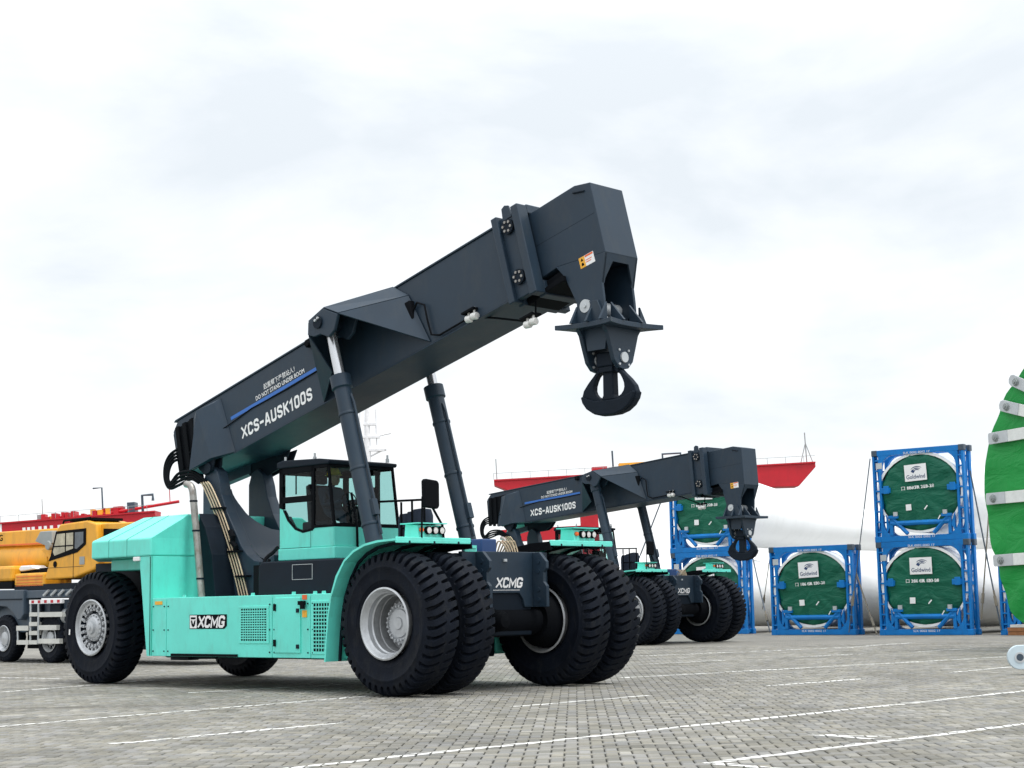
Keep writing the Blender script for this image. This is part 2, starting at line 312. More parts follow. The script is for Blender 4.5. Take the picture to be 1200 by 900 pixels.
def far_ground():
    m, t, b = new_mat('yard_paving'); n = t.nodes; l = t.links.new
    g = n.new('ShaderNodeNewGeometry')
    br = n.new('ShaderNodeTexBrick'); br.inputs['Scale'].default_value = 1.0; br.inputs['Brick Width'].default_value = 0.225; br.inputs['Row Height'].default_value = 0.225; br.inputs['Mortar Size'].default_value = 0.012
    br.inputs['Color1'].default_value = (0.169, 0.165, 0.147, 1); br.inputs['Color2'].default_value = (0.241, 0.229, 0.199, 1); br.inputs['Mortar'].default_value = (0.097, 0.092, 0.081, 1)
    l(g.outputs['Position'], br.inputs['Vector'])
    no = n.new('ShaderNodeTexNoise'); no.inputs['Scale'].default_value = 0.25; no.inputs['Detail'].default_value = 8; l(g.outputs['Position'], no.inputs['Vector'])
    mr = n.new('ShaderNodeMapRange'); l(no.outputs['Fac'], mr.inputs[0]); mr.inputs[1].default_value = 0.3; mr.inputs[2].default_value = 0.7; mr.inputs[3].default_value = 0.8; mr.inputs[4].default_value = 1.15
    mx = n.new('ShaderNodeMix'); mx.data_type = 'RGBA'; mx.blend_type = 'MULTIPLY'; mx.inputs[0].default_value = 1; l(br.outputs['Color'], mx.inputs[6]); l(mr.outputs[0], mx.inputs[7])
    l(mx.outputs[2], b.inputs['Base Color']); b.inputs['Roughness'].default_value = 0.8
    return m
Y0, Y1 = 9.5, 46.0
def half(y): return 0.345 * y + 1.4
gm = MB(); F = 3000.0; z = -0.004
h0, h1 = half(Y0) - 0.35, half(Y1) - 0.35; a, b_ = Y0 + 0.3, Y1 - 0.3
gm.add([(-F,-F,z),(F,-F,z),(F,a,z),(h0,a,z),(-h0,a,z),(-F,a,z),(F,b_,z),(h1,b_,z),(-h1,b_,z),(-F,b_,z),(F,F,z),(-F,F,z)],
       [(0,1,2,3,4,5),(5,4,8,9),(3,2,6,7),(9,8,7,6,10,11)])
ground = structure(gm.build('ground', far_ground()))
ground['label'] = 'grey block paved port yard with white painted lines'
sm = MB(); sm.add([(-half(Y0)-.5,Y0-.5,-0.014),(half(Y0)+.5,Y0-.5,-0.014),(half(Y1)+.5,Y1+.5,-0.014),(-half(Y1)-.5,Y1+.5,-0.014)], [(0,1,2,3)])
sand = sm.build('joint_sand', SAND, ground); sand['kind'] = 'stuff'
BW = 0.1125; PR = R(-2.0)
ca, sa = math.cos(PR), math.sin(PR)
def pavers():
    nx = int((half(Y1) + 3) / BW); ny0, ny1 = int((Y0 - 2) / BW), int((Y1 + 2) / BW)
    gx, gy = np.meshgrid(np.arange(-nx, nx), np.arange(ny0, ny1)); k = (gx - gy) % 4
    out_ = []
    for kk, (lx, ly) in ((0, (2, 1)), (3, (1, 2))):
        m_ = k == kk; cx = (gx[m_] + lx / 2) * BW; cy = (gy[m_] + ly / 2) * BW
        wx = ca * cx - sa * cy; wy = sa * cx + ca * cy
        ok = (np.abs(wx) < 0.345 * wy + 1.4) & (wy > Y0) & (wy < Y1)
        n_ = ok.sum(); out_.append(np.stack([wx[ok], wy[ok], np.full(n_, lx * BW / 2), np.full(n_, ly * BW / 2)], 1))
    return np.concatenate(out_)
PV = pavers(); nP = len(PV)
zoff = rng.normal(0, 0.0016, nP); tx_ = rng.normal(0, 0.010, nP); ty_ = rng.normal(0, 0.010, nP)
# a gentle settlement of the whole surface
zoff += 0.003 * np.sin(PV[:, 0] * 1.7 + 1) * np.sin(PV[:, 1] * 1.1)
JT = 0.0066
# the nearest 300 in the picture are single objects
pxs = 600 + 1950 * PV[:, 0] / PV[:, 1]
vis = (np.abs(pxs - 600) < 612) & (PV[:, 1] > 12.42)
order = np.argsort(np.where(vis, PV[:, 1], 1e9)); near = np.zeros(nP, bool); near[order[:300]] = True
def brick_verts(hx, hy):
    c = 0.009; h_ = np.array([[-1,-1],[1,-1],[1,1],[-1,1]], float)
    hx -= JT; hy -= JT
    bot = np.concatenate([h_ * [hx, hy], np.full((4,1), -0.05)], 1); mid = np.concatenate([h_ * [hx, hy], np.full((4,1), -0.007)], 1); top = np.concatenate([h_ * [hx - c, hy - c], np.zeros((4,1))], 1)
    return np.concatenate([bot, mid, top])
BF = [(0,1,5,4),(1,2,6,5),(2,3,7,6),(3,0,4,7),(4,5,9,8),(5,6,10,9),(6,7,11,10),(7,4,8,11),(8,9,10,11)]
def local_to_world(i, P):
    x, y = P[:, 0], P[:, 1]; zz = P[:, 2] + zoff[i] + x * tx_[i] + y * ty_[i]
    return np.stack([ca * x - sa * y + PV[i, 0], sa * x + ca * y + PV[i, 1], zz], 1)
TPL = {True: brick_verts(BW, BW / 2), False: brick_verts(BW / 2, BW)}
vs, fs = [], []; bf = np.array(BF); cnt = 0
for i in range(nP):
    if near[i]: continue
    vs.append(local_to_world(i, TPL[PV[i, 2] > PV[i, 3]])); fs.append(bf + 12 * cnt); cnt += 1
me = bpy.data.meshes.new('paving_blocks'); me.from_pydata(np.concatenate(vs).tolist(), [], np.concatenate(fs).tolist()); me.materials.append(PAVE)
pvo = bpy.data.objects.new('paving_blocks', me); COL.objects.link(pvo); pvo.parent = ground; pvo['kind'] = 'stuff'
pm = {}
for kk in (True, False):
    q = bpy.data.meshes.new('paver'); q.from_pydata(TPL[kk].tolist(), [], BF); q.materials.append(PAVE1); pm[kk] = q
for i in np.nonzero(near)[0]:
    o = bpy.data.objects.new('paver', pm[bool(PV[i, 2] > PV[i, 3])]); COL.objects.link(o); o.parent = ground
    o.location = (PV[i, 0], PV[i, 1], zoff[i]); o.rotation_euler = (ty_[i], -tx_[i], PR)
# paint lies on the blocks, so each stripe is cut at the joints
LINEP = paint('line_paint', (0.78, 0.78, 0.75), 0.6, var=0.10, scale=5, dirt=(0.45, 0.45, 0.43), dirt_amt=0.5)
def clip(poly, n, c):
    o_ = []
    for j in range(len(poly)):
        p, q = poly[j], poly[(j+1) % len(poly)]; dp, dq = p @ n - c, q @ n - c
        if dp <= 0: o_.append(p)
        if dp * dq < 0: o_.append(p + (q - p) * (dp / (dp - dq)))
    return o_
for (x0, y0, x1, y1, w) in LINES:
    A, Bq = np.array([x0, y0]), np.array([x1, y1]); d = Bq - A; Ln = np.linalg.norm(d); d /= Ln; n_ = np.array([-d[1], d[0]]); mb = MB()
    rel = PV[:, :2] - A; s_ = rel @ d; t_ = rel @ n_
    for i in np.nonzero((s_ > -.2) & (s_ < Ln + .2) & (np.abs(t_) < w / 2 + .15))[0]:
        tv = TPL[PV[i, 2] > PV[i, 3]][8:12] * [1.13, 1.13, 1]
        P = local_to_world(i, tv); poly = [P[k, :2] for k in range(4)]
        wl, wr = w / 2 + rng.normal(0, 0.006), w / 2 + rng.normal(0, 0.006)
        for nn, c in ((n_, A @ n_ + wl), (-n_, -(A @ n_) + wr), (-d, -(A @ d)), (d, A @ d + Ln)):
            poly = clip(poly, nn, c)
            if len(poly) < 3: break
        if len(poly) < 3: continue
        zz = [zoff[i] + 0.0018 + ((p - PV[i, :2]) @ np.array([ca, sa])) * tx_[i] + ((p - PV[i, :2]) @ np.array([-sa, ca])) * ty_[i] for p in poly]
        mb.add([(p[0], p[1], q) for p, q in zip(poly, zz)], [tuple(range(len(poly)))])
    if mb.f: structure(mb.build('painted_line', LINEP, norm=False))

# ------------------------------------------------------------------ wheels
def tyre_mesh(Rr=1.0, w=0.547, N=44, gd=1.35):
    hw = w / 2; k = hw / 0.2735
    half_ = [(.205,.50,0,0,.30),(.238,.56,0,0,.30),(.252,.595,0,0,.30),(.259,.60,0,0,.30),(.266,.67,0,0,.30),(.2735,.765,0,0,.30),(.280,.775,0,0,.30),(.280,.79,0,0,.30),(.2735,.80,0,0,.30),(.268,.855,0,0,.30),(.262,.885,.012,0,.44),(.257,.915,.055,0,.47),(.236,.962,.075,.02,.46),(.205,.985,.07,.06,.43),(.14,.997,.066,.22,.38),(.06,1.0,.055,.44,.33),(.03,1.0,0,.55,.28)]
    cols = [(-a*k, r*Rr, g*Rr*gd, s, f) for a, r, g, s, f in half_] + [(a*k, r*Rr, g*Rr*gd, 1.05 - s + .0, f) for a, r, g, s, f in reversed(half_)]
    vs, fs = [], []; nc = len(cols); pit = 2 * math.pi / N
    for q in range(N):
        for part in range(4):
            for (y, r, g, s, f) in cols:
                fr = (0, 1 - f, 1 - f + .07, .93)[part]; lo = part >= 2
                t = (q + fr + s) * pit; rr = r - (g if lo else 0); yy = y
                if lo and r < .95 * Rr: yy = y * .955 if g else y
                vs.append((rr * math.cos(t), yy, rr * math.sin(t)))
    nr = 4 * N
    for i in range(nr):
        for j in range(nc - 1):
            a, b = i * nc + j, ((i + 1) % nr) * nc + j; fs.append((a, a + 1, b + 1, b))
    mb = MB(); mb.add(vs, fs); return mb
def rim_front():
    mb = MB(); s = .502
    mb.lathe([(s*.93,-.245),(s,-.262),(s*1.0,-.275),(s*.955,-.285),(s*.925,-.270),(s*.90,-.235),(s*.84,-.20),(s*.835,-.13),(s*.80,-.115)], 56); mb.cur = 2; mb.lathe([(s*.80,-.115),(s*.79,-.02),(s*.805,-.015),(s*.80,0),(s*.775,.01),(s*.77,.16),(s*.52,.17),(s*.52,.10),(0.001,.10)], 56); mb.cur = 0
    mb.lathe([(s*.97,.262),(s,.268),(s*.95,.28),(s*.9,.24),(s*.86,.18),(s*.86,.04)], 56)
    return mb
def hub_front():
    mb = MB(); s = .565; o = .085
    mb.lathe([(s*.50,.03+o),(s*.50,-.04+o),(s*.46,-.055+o),(s*.36,-.06+o),(s*.34,-.085+o),(s*.16,-.09+o),(s*.14,-.11+o),(.001,-.11+o)], 40)
    for k in range(24):
        t = k / 24 * 2 * math.pi; c = (s*.42*math.cos(t), -.075+o, s*.42*math.sin(t)); mb.lathe([(.016,.02),(.016,-.02),(.001,-.022)], 6, c)
    for k in range(20):
        t = (k + .5) / 20 * 2 * math.pi; c = (s*.50*math.cos(t), o, s*.50*math.sin(t)); mb.lathe([(.024,.04),(.024,-.04),(.001,-.042)], 6, c)
    return mb
def rim_rear():
    mb = MB(); s = .502
    mb.lathe([(s*.93,-.245),(s,-.262),(s,-.275),(s*.955,-.285),(s*.93,-.27),(s*.90,-.235),(s*.82,-.225)], 56); mb.cur = 1; mb.lathe([(s*.82,-.225),(s*.80,-.16),(s*.64,-.13),(s*.50,-.13),(s*.48,-.19),(.001,-.19)], 56); mb.cur = 0
    mb.lathe([(s*.97,.262),(s,.268),(s*.95,.28),(s*.9,.24),(s*.8,.1)], 56)
    for k in range(20):
        t = k / 20 * 2 * math.pi; c, q = math.cos(t), math.sin(t)
        P = [(s*.60,-.028),(s*.82,-.022),(s*.82,.022),(s*.60,.028)]
        mb.add([(r*c - a*q, -.225, r*q + a*c) for r, a in P] + [(r*c - a*q, -.15, r*q + a*c) for r, a in P], [(0,1,2,3),(0,1,5,4),(1,2,6,5),(2,3,7,6),(3,0,4,7)])
        mb.lathe([(.017,-.22),(.017,-.25),(.001,-.252)], 6, (s*.70*c, 0, s*.70*q))
    return mb
def hub_rear():
    mb = MB(); s = .502
    mb.lathe([(s*.50,-.15),(s*.48,-.215),(s*.40,-.225),(s*.34,-.25),(s*.24,-.255),(s*.22,-.29),(s*.10,-.30),(s*.09,-.315),(.001,-.315)], 40)
    for k in range(16):
        t = k / 16 * 2 * math.pi; mb.lathe([(.014,-.22),(.014,-.243),(.001,-.245)], 6, (s*.43*math.cos(t), 0, s*.43*math.sin(t)))
    return mb

# ------------------------------------------------------------------ reach stacker
PH = R(14.9); PIV = Vector((-6.0, 0, 3.75))
cu_, su_ = math.cos(PH), math.sin(PH)
def bp(u, v, y=0.0): return Vector((PIV.x + u * cu_ - v * su_, y, PIV.z + u * su_ + v * cu_))
def b2(u, v): p = bp(u, v); return (p.x, p.z)
UD = Vector((cu_, 0, su_)); VD = Vector((-su_, 0, cu_))

def add_logo(parent, mat_dir, org, w, h, rel=(0,0,0)):
    """white lettering and shield emblem on a black plate, facing xd x yd"""
    xd, yd = mat_dir; xd = Vector(xd); yd = Vector(yd); n = xd.cross(yd); org = Vector(org) - Vector(rel)
    def poly(pts, e): return [org + xd * (p[0] * w) + yd * (p[1] * h) + n * e for p in pts]
    mb = MB(); mb.add(poly([(0,0),(.93,0),(1.0,.2),(1.0,1),(0,1)], .004), [(0,1,2,3,4)]); plate = mb.build('logo_plate', BLACK, parent, norm=False)
    mb = MB(); mb.add(poly([(.012,.05),(.20,.05),(.20,.95),(.012,.95)], .006), [(0,1,2,3)])
    return plate, mb, poly
def build_stacker():
    root = empty('reach_stacker', (ORG[0], ORG[1], 0), YAW)
    # --- wheels
    ty = tyre_mesh(); R_REAR = 0.965
    first = None
    def wheel(x, y, rr, inner_face, rear=False):
        nonlocal first
        w = empty('wheel', (x, y, rr), 0, root)
        if rear: w.scale = (rr, 1, rr)
        if inner_face: w.rotation_euler = (0, 0, math.pi)
        w.rotation_euler[1] = random.uniform(0, 0.14)
        key = 'rear' if rear else 'front'
        if key not in wheel.m:
            t = wheel.m.get('tyre') or ty.build('tyre', RUBBER, None, smooth=32); wheel.m['tyre'] = t
            wheel.m[key] = ((rim_rear() if rear else rim_front()).build('rim', [SILVER, DARK, RIMD], None, smooth=30), (hub_rear() if rear else hub_front()).build('hub', SILVER, None, smooth=30))
            wheel.own = wheel.m[key]
            fresh = True
        else: fresh = False
        tt = wheel.m['tyre']; parts = [tt] + list(wheel.m[key])
        for p in parts:
            if p.parent is None: p.parent = w
            else: c = p.copy(); COL.objects.link(c); c.parent = w
        return w
    wheel.m = {}
    for s in (-1, 1): MB().lathe([(.001,s*.80),(.30,s*.80),(.40,s*.90),(.425,s*1.02),(.425,s*1.24),(.001,s*1.24)], 32, (0,0,1.0)).build('brake_drum', BLACK, root, smooth=35)
    for y in (-1.937, -1.234): wheel(0, y, 1.0, False)
    for y in (1.234, 1.937): wheel(0, y, 1.0, True)
    wr_ = wheel(-8.05, -1.535, R_REAR, False, True); B(-.70,-.66,-.281,-.276,-.18,-.08).build('sticker', WHITE, wr_); wheel(-8.05, 1.535, R_REAR, True, True)
    # --- chassis and axles
    mb = MB(); mb.box(-9.2, 0.18, -.58, .58, .78, 1.86); mb.box(-6.4, -3.52, -.98, .98, .44, 1.38); mb.box(-3.52, -1.0, -.98, .98, .44, 1.9)
    mb.prism([(-9.1,.9),(-9.1,2.0),(-6.2,2.0),(-6.2,.7)], -.9, .9)
    mb.build('chassis', DARK, root, bev=.02)
    mb = MB(); mb.lathe([(.001,-1.9),(.17,-1.9),(.17,-.95),(.24,-.7),(.24,.7),(.17,.95),(.17,1.9),(.001,1.9)], 24, (0,0,1.0)); mb.lathe([(.001,.46),(.10,.44),(.15,.36),(.17,.2),(.17,-.2),(.001,-.3)], 24, (0,-.25,1.0), 'x')
    mb.build('front_axle', BLACK, root, smooth=35)
    MB().lathe([(.001,-1.4),(.2,-1.4),(.2,1.4),(.001,1.4)], 20, (-8.05,0,.965)).build('rear_axle', DARK, root, smooth=35)
    # --- front frame plate with its ears
    mb = MB(); mb.prism([(-.9,1.31),(-.34,1.31),(-.28,1.40),(.28,1.40),(.36,1.31),(.40,1.19),(.9,1.19),(.9,2.005),(-.9,2.005)], .14, .22, 'x')
    fp = mb.build('front_frame', SLATE, root, bev=.01)
    ear = [(.22,1.19),(.50,1.19),(.50,1.50),(.44,1.56),(.44,1.70),(.50,1.76),(.50,1.86),(.36,2.0),(.22,2.0)]
    for s in (-1, 1):
        e = MB().prism([(x - .0, z) for x, z in ear], s * .60 - .03, s * .60 + .03).build('ear_plate', SLATE, fp, bev=.008)
        bo = MB()
        for zz in (1.30, 1.45, 1.72, 1.86): bo.lathe([(.035,-.045),(.035,.045),(.001,.045)], 8, (.34, s * .60, zz)); bo.lathe([(.001,-.045),(.035,-.045)], 8, (.34, s*.60, zz))
        bo.build('bolt', SLATE, fp)
    block_text('XCMG', 'lettering', WHITE, fp, (.222, -.21, 1.475), (0, 1, 0), (0, 0, 1), .56, .155, st=.215, shear=.22, gap=.05)
    B(.222, .226, -.28, .28, 1.44, 1.447).build('underline', WHITE, fp)
    B(.222, .25, -.06, .0, 1.86, 1.90).build('sensor', GALV, fp)
    # --- near and far side panels
    for s in (-1, 1):
        yo, yi = s * 1.91, s * 1.0
        def bx(x0, x1, z0, z1, t=.03): return B(x0, x1, min(yo, yo - s * t), max(yo, yo - s * t), z0, z1)
        body = B(-6.05, -1.0, min(yo - s * .034, yi), max(yo - s * .034, yi), .52, 1.40).build('side_tank', TEAL, root, bev=.01)
        for (x0, x1) in ((-6.05, -5.64), (-5.63, -2.875), (-2.863, -1.965), (-1.953, -1.05)):
            p = bx(x0, x1, .50, 1.44).build('side_panel', TEAL, root, bev=.008)
            ri = MB()
            for zz in (.58, .92, 1.30):
                for xx in (x0 + .05, x1 - .05): ri.lathe([(.012, 0), (.012, s * .012), (.001, s * .014)], 8, (xx, yo, zz))
            ri.build('rivet', DARK, p)
            if s > 0: continue
            if x0 == -5.63:
                plate, mw, poly = add_logo(p, ((1,0,0),(0,0,1)), (-4.99, yo, .935), .99, .225)
                w_ = mw.build('emblem', WHITE, p, norm=False)
                mb = MB(); mb.add(poly([(.04,.82),(.172,.82),(.172,.68),(.04,.68)], .008), [(0,1,2,3)]); mb.add(poly([(.04,.60),(.075,.60),(.106,.30),(.137,.60),(.172,.60),(.15,.24),(.106,.10),(.062,.24)], .008), [(0,1,2,7),(2,6,7),(2,5,6),(2,3,4,5)])
                mb.build('shield', BLACK, p, norm=False)
                block_text('XCMG', 'lettering', WHITE, p, (-4.99 + .24, yo, .952), (1,0,0), (0,0,1), .70, .19, st=.22, shear=.2, gap=.05, ext=.008)
                B(-5.46, -3.72, yo - .035, yo + .01, .505, .545).build('bottom_strip', BLACK, p)
            def grille(x0_, x1_, z0_, z1_, name='grille'):
                fr = MB()
                for q in ((x0_-.06, x1_+.06, z1_, z1_+.04), (x0_-.06, x1_+.06, z0_-.04, z0_), (x0_-.06, x0_, z0_, z1_), (x1_, x1_+.06, z0_, z1_)): fr.box(q[0], q[1], yo - .012, yo + .0, q[2], q[3])
                fr.build('grille_frame', TEAL, p, bev=.004)
                B(x0_, x1_, yo - .006, yo + .0, z0_, z1_).build('grille_back', BLACK, p)
                gb = MB(); n_ = 13
                for k in range(1, n_):
                    zz = z0_ + (z1_ - z0_) * k / n_; gb.box(x0_, x1_, yo - .015, yo - .004, zz - .009, zz + .009)
                m_ = max(6, int((x1_ - x0_) / .055))
                for k in range(1, m_):
                    xx = x0_ + (x1_ - x0_) * k / m_; gb.box(xx - .007, xx + .007, yo - .013, yo - .005, z0_, z1_)
                gb.build(name, TEAL, p)
            if x0 == -5.63: grille(-3.63, -3.0, .75, 1.24)
            if x0 == -1.953: grille(-1.88, -1.45, .60, 1.30)
            if x0 == -2.863:
                d = B(-2.79, -2.18, yo - .02, yo + .0, .575, 1.395).build('access_door', TEAL, p, bev=.006)
                for zz in (.72, 1.25):
                    B(-2.80, -2.75, yo - .04, yo - .01, zz - .05, zz + .05).build('hinge', BLACK, p); B(-2.26, -2.20, yo - .035, yo - .015, zz - .03 - .05, zz + .03 - .05).build('latch', DARK, p)
                MB().box(-2.20, -2.06, yo - .05, yo - .01, 1.28, 1.34).box(-2.12, -2.05, yo - .07, yo - .03, 1.22, 1.33).build('lock_handle', BLACK, p)
                B(-2.14, -2.04, yo - .012, yo, 1.10, 1.20).build('caution_sticker', LABELY, p)
                B(-2.14, -2.04, yo - .012, yo, 1.36, 1.43).build('caution_sticker', ORANGE, p)
            if x0 == -6.05: B(-5.95, -5.75, yo - .012, yo - .001, 1.33, 1.385).build('marker_lamp', LABELY, p)
        for xx in (-5.2, -3.4, -2.4, -1.9, -1.7):
            MB().prism([(xx-.05,1.40),(xx+.05,1.40),(xx+.03,1.48),(xx-.03,1.48)], min(yo - s*.05, yo - s*.03), max(yo - s*.05, yo - s*.03)).build('lifting_eye', TEAL, body)
    # --- counterweight hood
    P0 = [(-6.05,-1.95),(-7.82,-1.95),(-9.25,-.95),(-9.25,.95),(-7.82,1.95),(-6.05,1.95)]
    P1 = [(-6.02,-1.22),(-7.34,-1.22),(-8.5,-.55),(-8.5,.55),(-7.34,1.22),(-6.02,1.22)]
    P1b = [(-6.05,-1.95),(-7.82,-1.95),(-9.25,-.95),(-9.25,.95),(-7.82,1.95),(-6.05,1.95)]
    mb = MB(); V = [(x, y, 2.135) for x, y in P0] + [(x, y, 2.432) for x, y in P1b] + [(x, y, 2.84) for x, y in P1]
    V[6] = (-6.05, -1.95, 2.432)
    fs_ = [tuple(range(5,-1,-1)), tuple(range(12,18))]
    for k in range(6):
        j = (k + 1) % 6; fs_ += [(k, j, 6 + j, 6 + k), (6 + k, 6 + j, 12 + j, 12 + k)]
    mb.add(V, fs_); hood = mb.build('counterweight_hood', TEAL, root, bev=.025)
    # near front corner facet and seams
    for (xa, xb_) in ((-7.3, -7.05), (-6.75, -6.6)):
        mb = MB(); mb.slab([(xb_ + .012, -1.22, 2.842), (xb_, -1.22, 2.842), (xa, -1.95, 2.434), (xa + .012, -1.95, 2.434)], .004); mb.slab([(xa, -1.952, 2.43), (xa + .012, -1.952, 2.43), (xa + .012, -1.952, 2.14), (xa, -1.952, 2.14)], .004)
        mb.build('panel_seam', paint('seam_teal', (.04, .30, .24), .6), hood)
    B(-8.0, -6.12, -1.45, 1.45, 1.93, 2.13).build('counterweight', TEAL, root, bev=.02)
    for s in (-1, 1):
        y0, y1 = sorted((s * 1.93, s * .78))
        mb = MB(); mb.prism([(y0,.50),(y1,.50),(y1,2.13),(y0,2.13)] , -6.10, -6.05, 'x'); mb.build('arch_wall', TEAL, root, bev=.008)
        mb = MB(); ya, yb = sorted((s * 1.93, s * 1.80)); mb.prism([(-6.40,2.13),(-6.05,2.13),(-6.05,.5),(-6.16,.5)], ya, ya + .03); mb.build('arch_lip', TEAL, root)
        B(-6.55, -6.36, ya - .03, yb, 2.06, 2.13).build('side_lamp', WHITE, root, bev=.01)
        B(-9.2, -6.4, min(s*.9, s*1.0), max(s*.9, s*1.0), .9, 2.1).build('arch_liner', DARK, root)
    mb = MB(); mb.tube([(-6.2,-1.75,.62),(-5.9,-1.7,.50),(-5.2,-1.6,.52)], .03); mb.tube([(-6.1,-1.4,.45),(-5.0,-1.4,.47)], .025); mb.box(-6.1,-5.6,-1.5,-1.3,.42,.5); mb.build('underbody_hose', DARK, root)
    # --- mast legs
    leg = [(x - .46, z + .015) for x, z in [(-6.02,1.0),(-6.02,3.40),(-5.94,3.60),(-5.78,3.68),(-5.62,3.58),(-5.54,3.38),(-5.49,3.17),(-5.33,2.86),(-5.08,2.508),(-4.92,2.27),(-4.76,2.12),(-4.58,2.02),(-4.40,1.985),(-4.20,2.03),(-4.05,2.10),(-3.95,1.0)]]
    for s in (-1, 1):
        y0, y1 = sorted((s * .60, s * .38)); l = MB().prism(leg, y0, y1).build('mast_leg', SLATE, root, bev=.012)
        MB().lathe([(.001,-.02),(.09,-.02),(.09,.02),(.001,.02)], 20, (-6.25, s * .66, 3.66)).build('pivot_cap', DARK, l, smooth=35)
    mb = MB(); front = leg[6:13]; ny, nz = 25, 12; V = []
    def fx(z):
        for (p, q) in zip(front, front[1:]):
            if p[1] >= z >= q[1]: return p[0] + (q[0] - p[0]) * (z - p[1]) / (q[1] - p[1])
        return front[-1][0] if z < front[-1][1] else front[0][0]
    for k in range(ny):
        yk = -.379 + .758 * k / (ny - 1); zt = float(np.interp(yk, [-.41, -.30, -.17, -.05, .06, .2, .38], [3.37, 3.08, 2.845, 2.73, 2.66, 2.60, 2.58]))
        V += [(-6.40, yk, 1.02), (-6.40, yk, zt)] + [(fx(zt + (2.005 - zt) * j / nz) - .012, yk, zt + (2.005 - zt) * j / nz) for j in range(nz + 1)]
    nn = nz + 3; Fs = []
    for k in range(ny - 1):
        for j in range(nn - 1): Fs.append((k*nn + j, k*nn + j + 1, (k+1)*nn + j + 1, (k+1)*nn + j))
    mb.add(V, Fs)
    for s in (-1, 1):
        MB().prism([(-6.045,1.0),(-6.045,2.86),(-5.86,2.62),(-5.66,2.15),(-5.48,1.0)], min(s*.60,s*1.0), max(s*.60,s*1.0)).build('mast_housing', DARK, root, bev=.01)
    ms = mb.build('mast_saddle', SLATE, root, smooth=40)
    B(-5.70, -5.66, .25, .42, 2.47, 2.53).build('name_plate', WHITE, ms)
    # --- exhaust, pipes, hoses
    mb = MB(); mb.tube([(-5.63,-1.22,1.40),(-5.75,-1.22,2.2),(-5.89,-1.22,3.10),(-5.92,-1.22,3.24),(-5.98,-1.22,3.32),(-6.10,-1.22,3.35)], .060, 14, sub=5)
    ex = mb.build('exhaust_pipe', STEEL, root, smooth=40)
    for zz in (1.75, 2.55, 3.05): MB().lathe([(.067,-.015),(.067,.015)], 14, (-5.75 - (zz - 2.2) * .155, -1.22, zz), 'z').build('pipe_clamp', DARK, ex)
    for k in range(4):
        o = .075 * k
        MB().tube([(-5.95 + o - .50, -1.06 - .01 * k + .40, 3.42), (-5.85 + o - .50, -1.06 + .40, 3.30), (-5.52 + o - .50, -1.05 + .40, 2.80), (-5.10 + o - .50, -1.05 + .40, 2.02), (-4.86 + o - .50, -1.05 + .40, 1.45)], .015, sub=4).build('hydraulic_pipe', BRASS, root, smooth=50)
    for (x, zz) in ((-5.60, 2.95), (-5.14, 2.20), (-4.90, 1.78)): B(x - .53, x - .20, -.70, -.60, zz - .015, zz + .015).build('pipe_bracket', BLACK, root)
    MB().tube([(-5.62,-.65,2.55),(-5.52,-.67,2.45),(-5.55,-.67,2.36),(-5.46,-.66,2.28),(-5.48,-.65,2.2)], .045, 8).build('pipe_valve', BLACK, root)
    for k in range(4):
        o = .07 * k
        MB().tube([(-6.86 + .02 * k - .50, -.80 + .40, 4.13 - o), (-7.05 + o * .4 - .50, -.92 + .40, 4.02 - o * .7), (-7.15 + o * .6 - .50, -.98 + .40, 3.82 - o * .4), (-7.10 + o * .5 - .50, -1.02 + .40, 3.55), (-6.92 + o * .2 - .50, -1.04 + .40, 3.38 + o * .5), (-6.60 - .50, -1.06 + .40, 3.42 + o), (-6.25 + o * .5 - .50, -1.06 + .40, 3.50 + o * .55), (-6.02 + o - .50, -1.06 + .40, 3.42)], .026, sub=5).build('hydraulic_hose', BLACK, root, smooth=50)
    # --- battery box and deck
    bb = MB().prism([(-3.46,1.42),(-1.0,1.42),(-1.0,1.95),(-3.38,1.95),(-3.46,1.88)], -1.72, -1.0).build('battery_box', DARK, root, bev=.02)
    for (xa, xb_) in ((-2.62, -2.14), (-1.42, -1.0)):
        mb = MB()
        for q in ((xa, xb_, 1.66, 1.667), (xa, xb_, 1.883, 1.89), (xa, xa + .007, 1.667, 1.883), (xb_ - .007, xb_, 1.667, 1.883)): mb.box(q[0], q[1], -1.728, -1.72, q[2], q[3])
        mb.build('data_plate', GALV, bb)
    MB().box(-4.0, -3.5, -1.4, -1.0, 1.42, 1.92).tube([(-3.7,-1.42,1.5),(-3.6,-1.5,1.95),(-3.75,-1.2,2.12),(-3.9,-1.0,2.2)], .03, 8, 4).tube([(-3.56,-1.5,1.45),(-3.5,-1.55,1.8),(-3.46,-1.5,2.0)], .025, 8, 4).build('valve_block', BLACK, root)
    B(-4.4, -.9, -.98, 1.7, 1.90, 1.985).build('deck', DARK, root)
    mb = MB(); B(-1.0, .14, -.95, .95, 1.82, 1.98).build('front_deck', DARK, root)
    MB().box(-.30, .02, -.30, .02, 1.98, 2.20).build('oil_cooler', paint('cooler_blue', (.012, .06, .20), .4), root, bev=.02)
    mb = MB()
    for k in range(5): mb.tube([(-.1,.10+.05*k,2.0),(-.05+.02*k,.12+.06*k,2.17),(.05,.16+.06*k,2.10),(.1,.20+.05*k,1.95)], .012, 6, 4)
    mb.build('cooler_hose', BRASS, root)
    # handrail and canvas covered unit on the far deck
    mb = MB()
    for x in (-2.05, -1.80, -1.52): mb.tube([(x, .0, 1.98), (x, .0, 2.86)], .018)
    mb.tube([(-2.75, .0, 2.90), (-1.50, .0, 2.87)], .018); mb.tube([(-2.05, .0, 2.45), (-1.52, .0, 2.45)], .014); mb.build('handrail', BLACK, root)
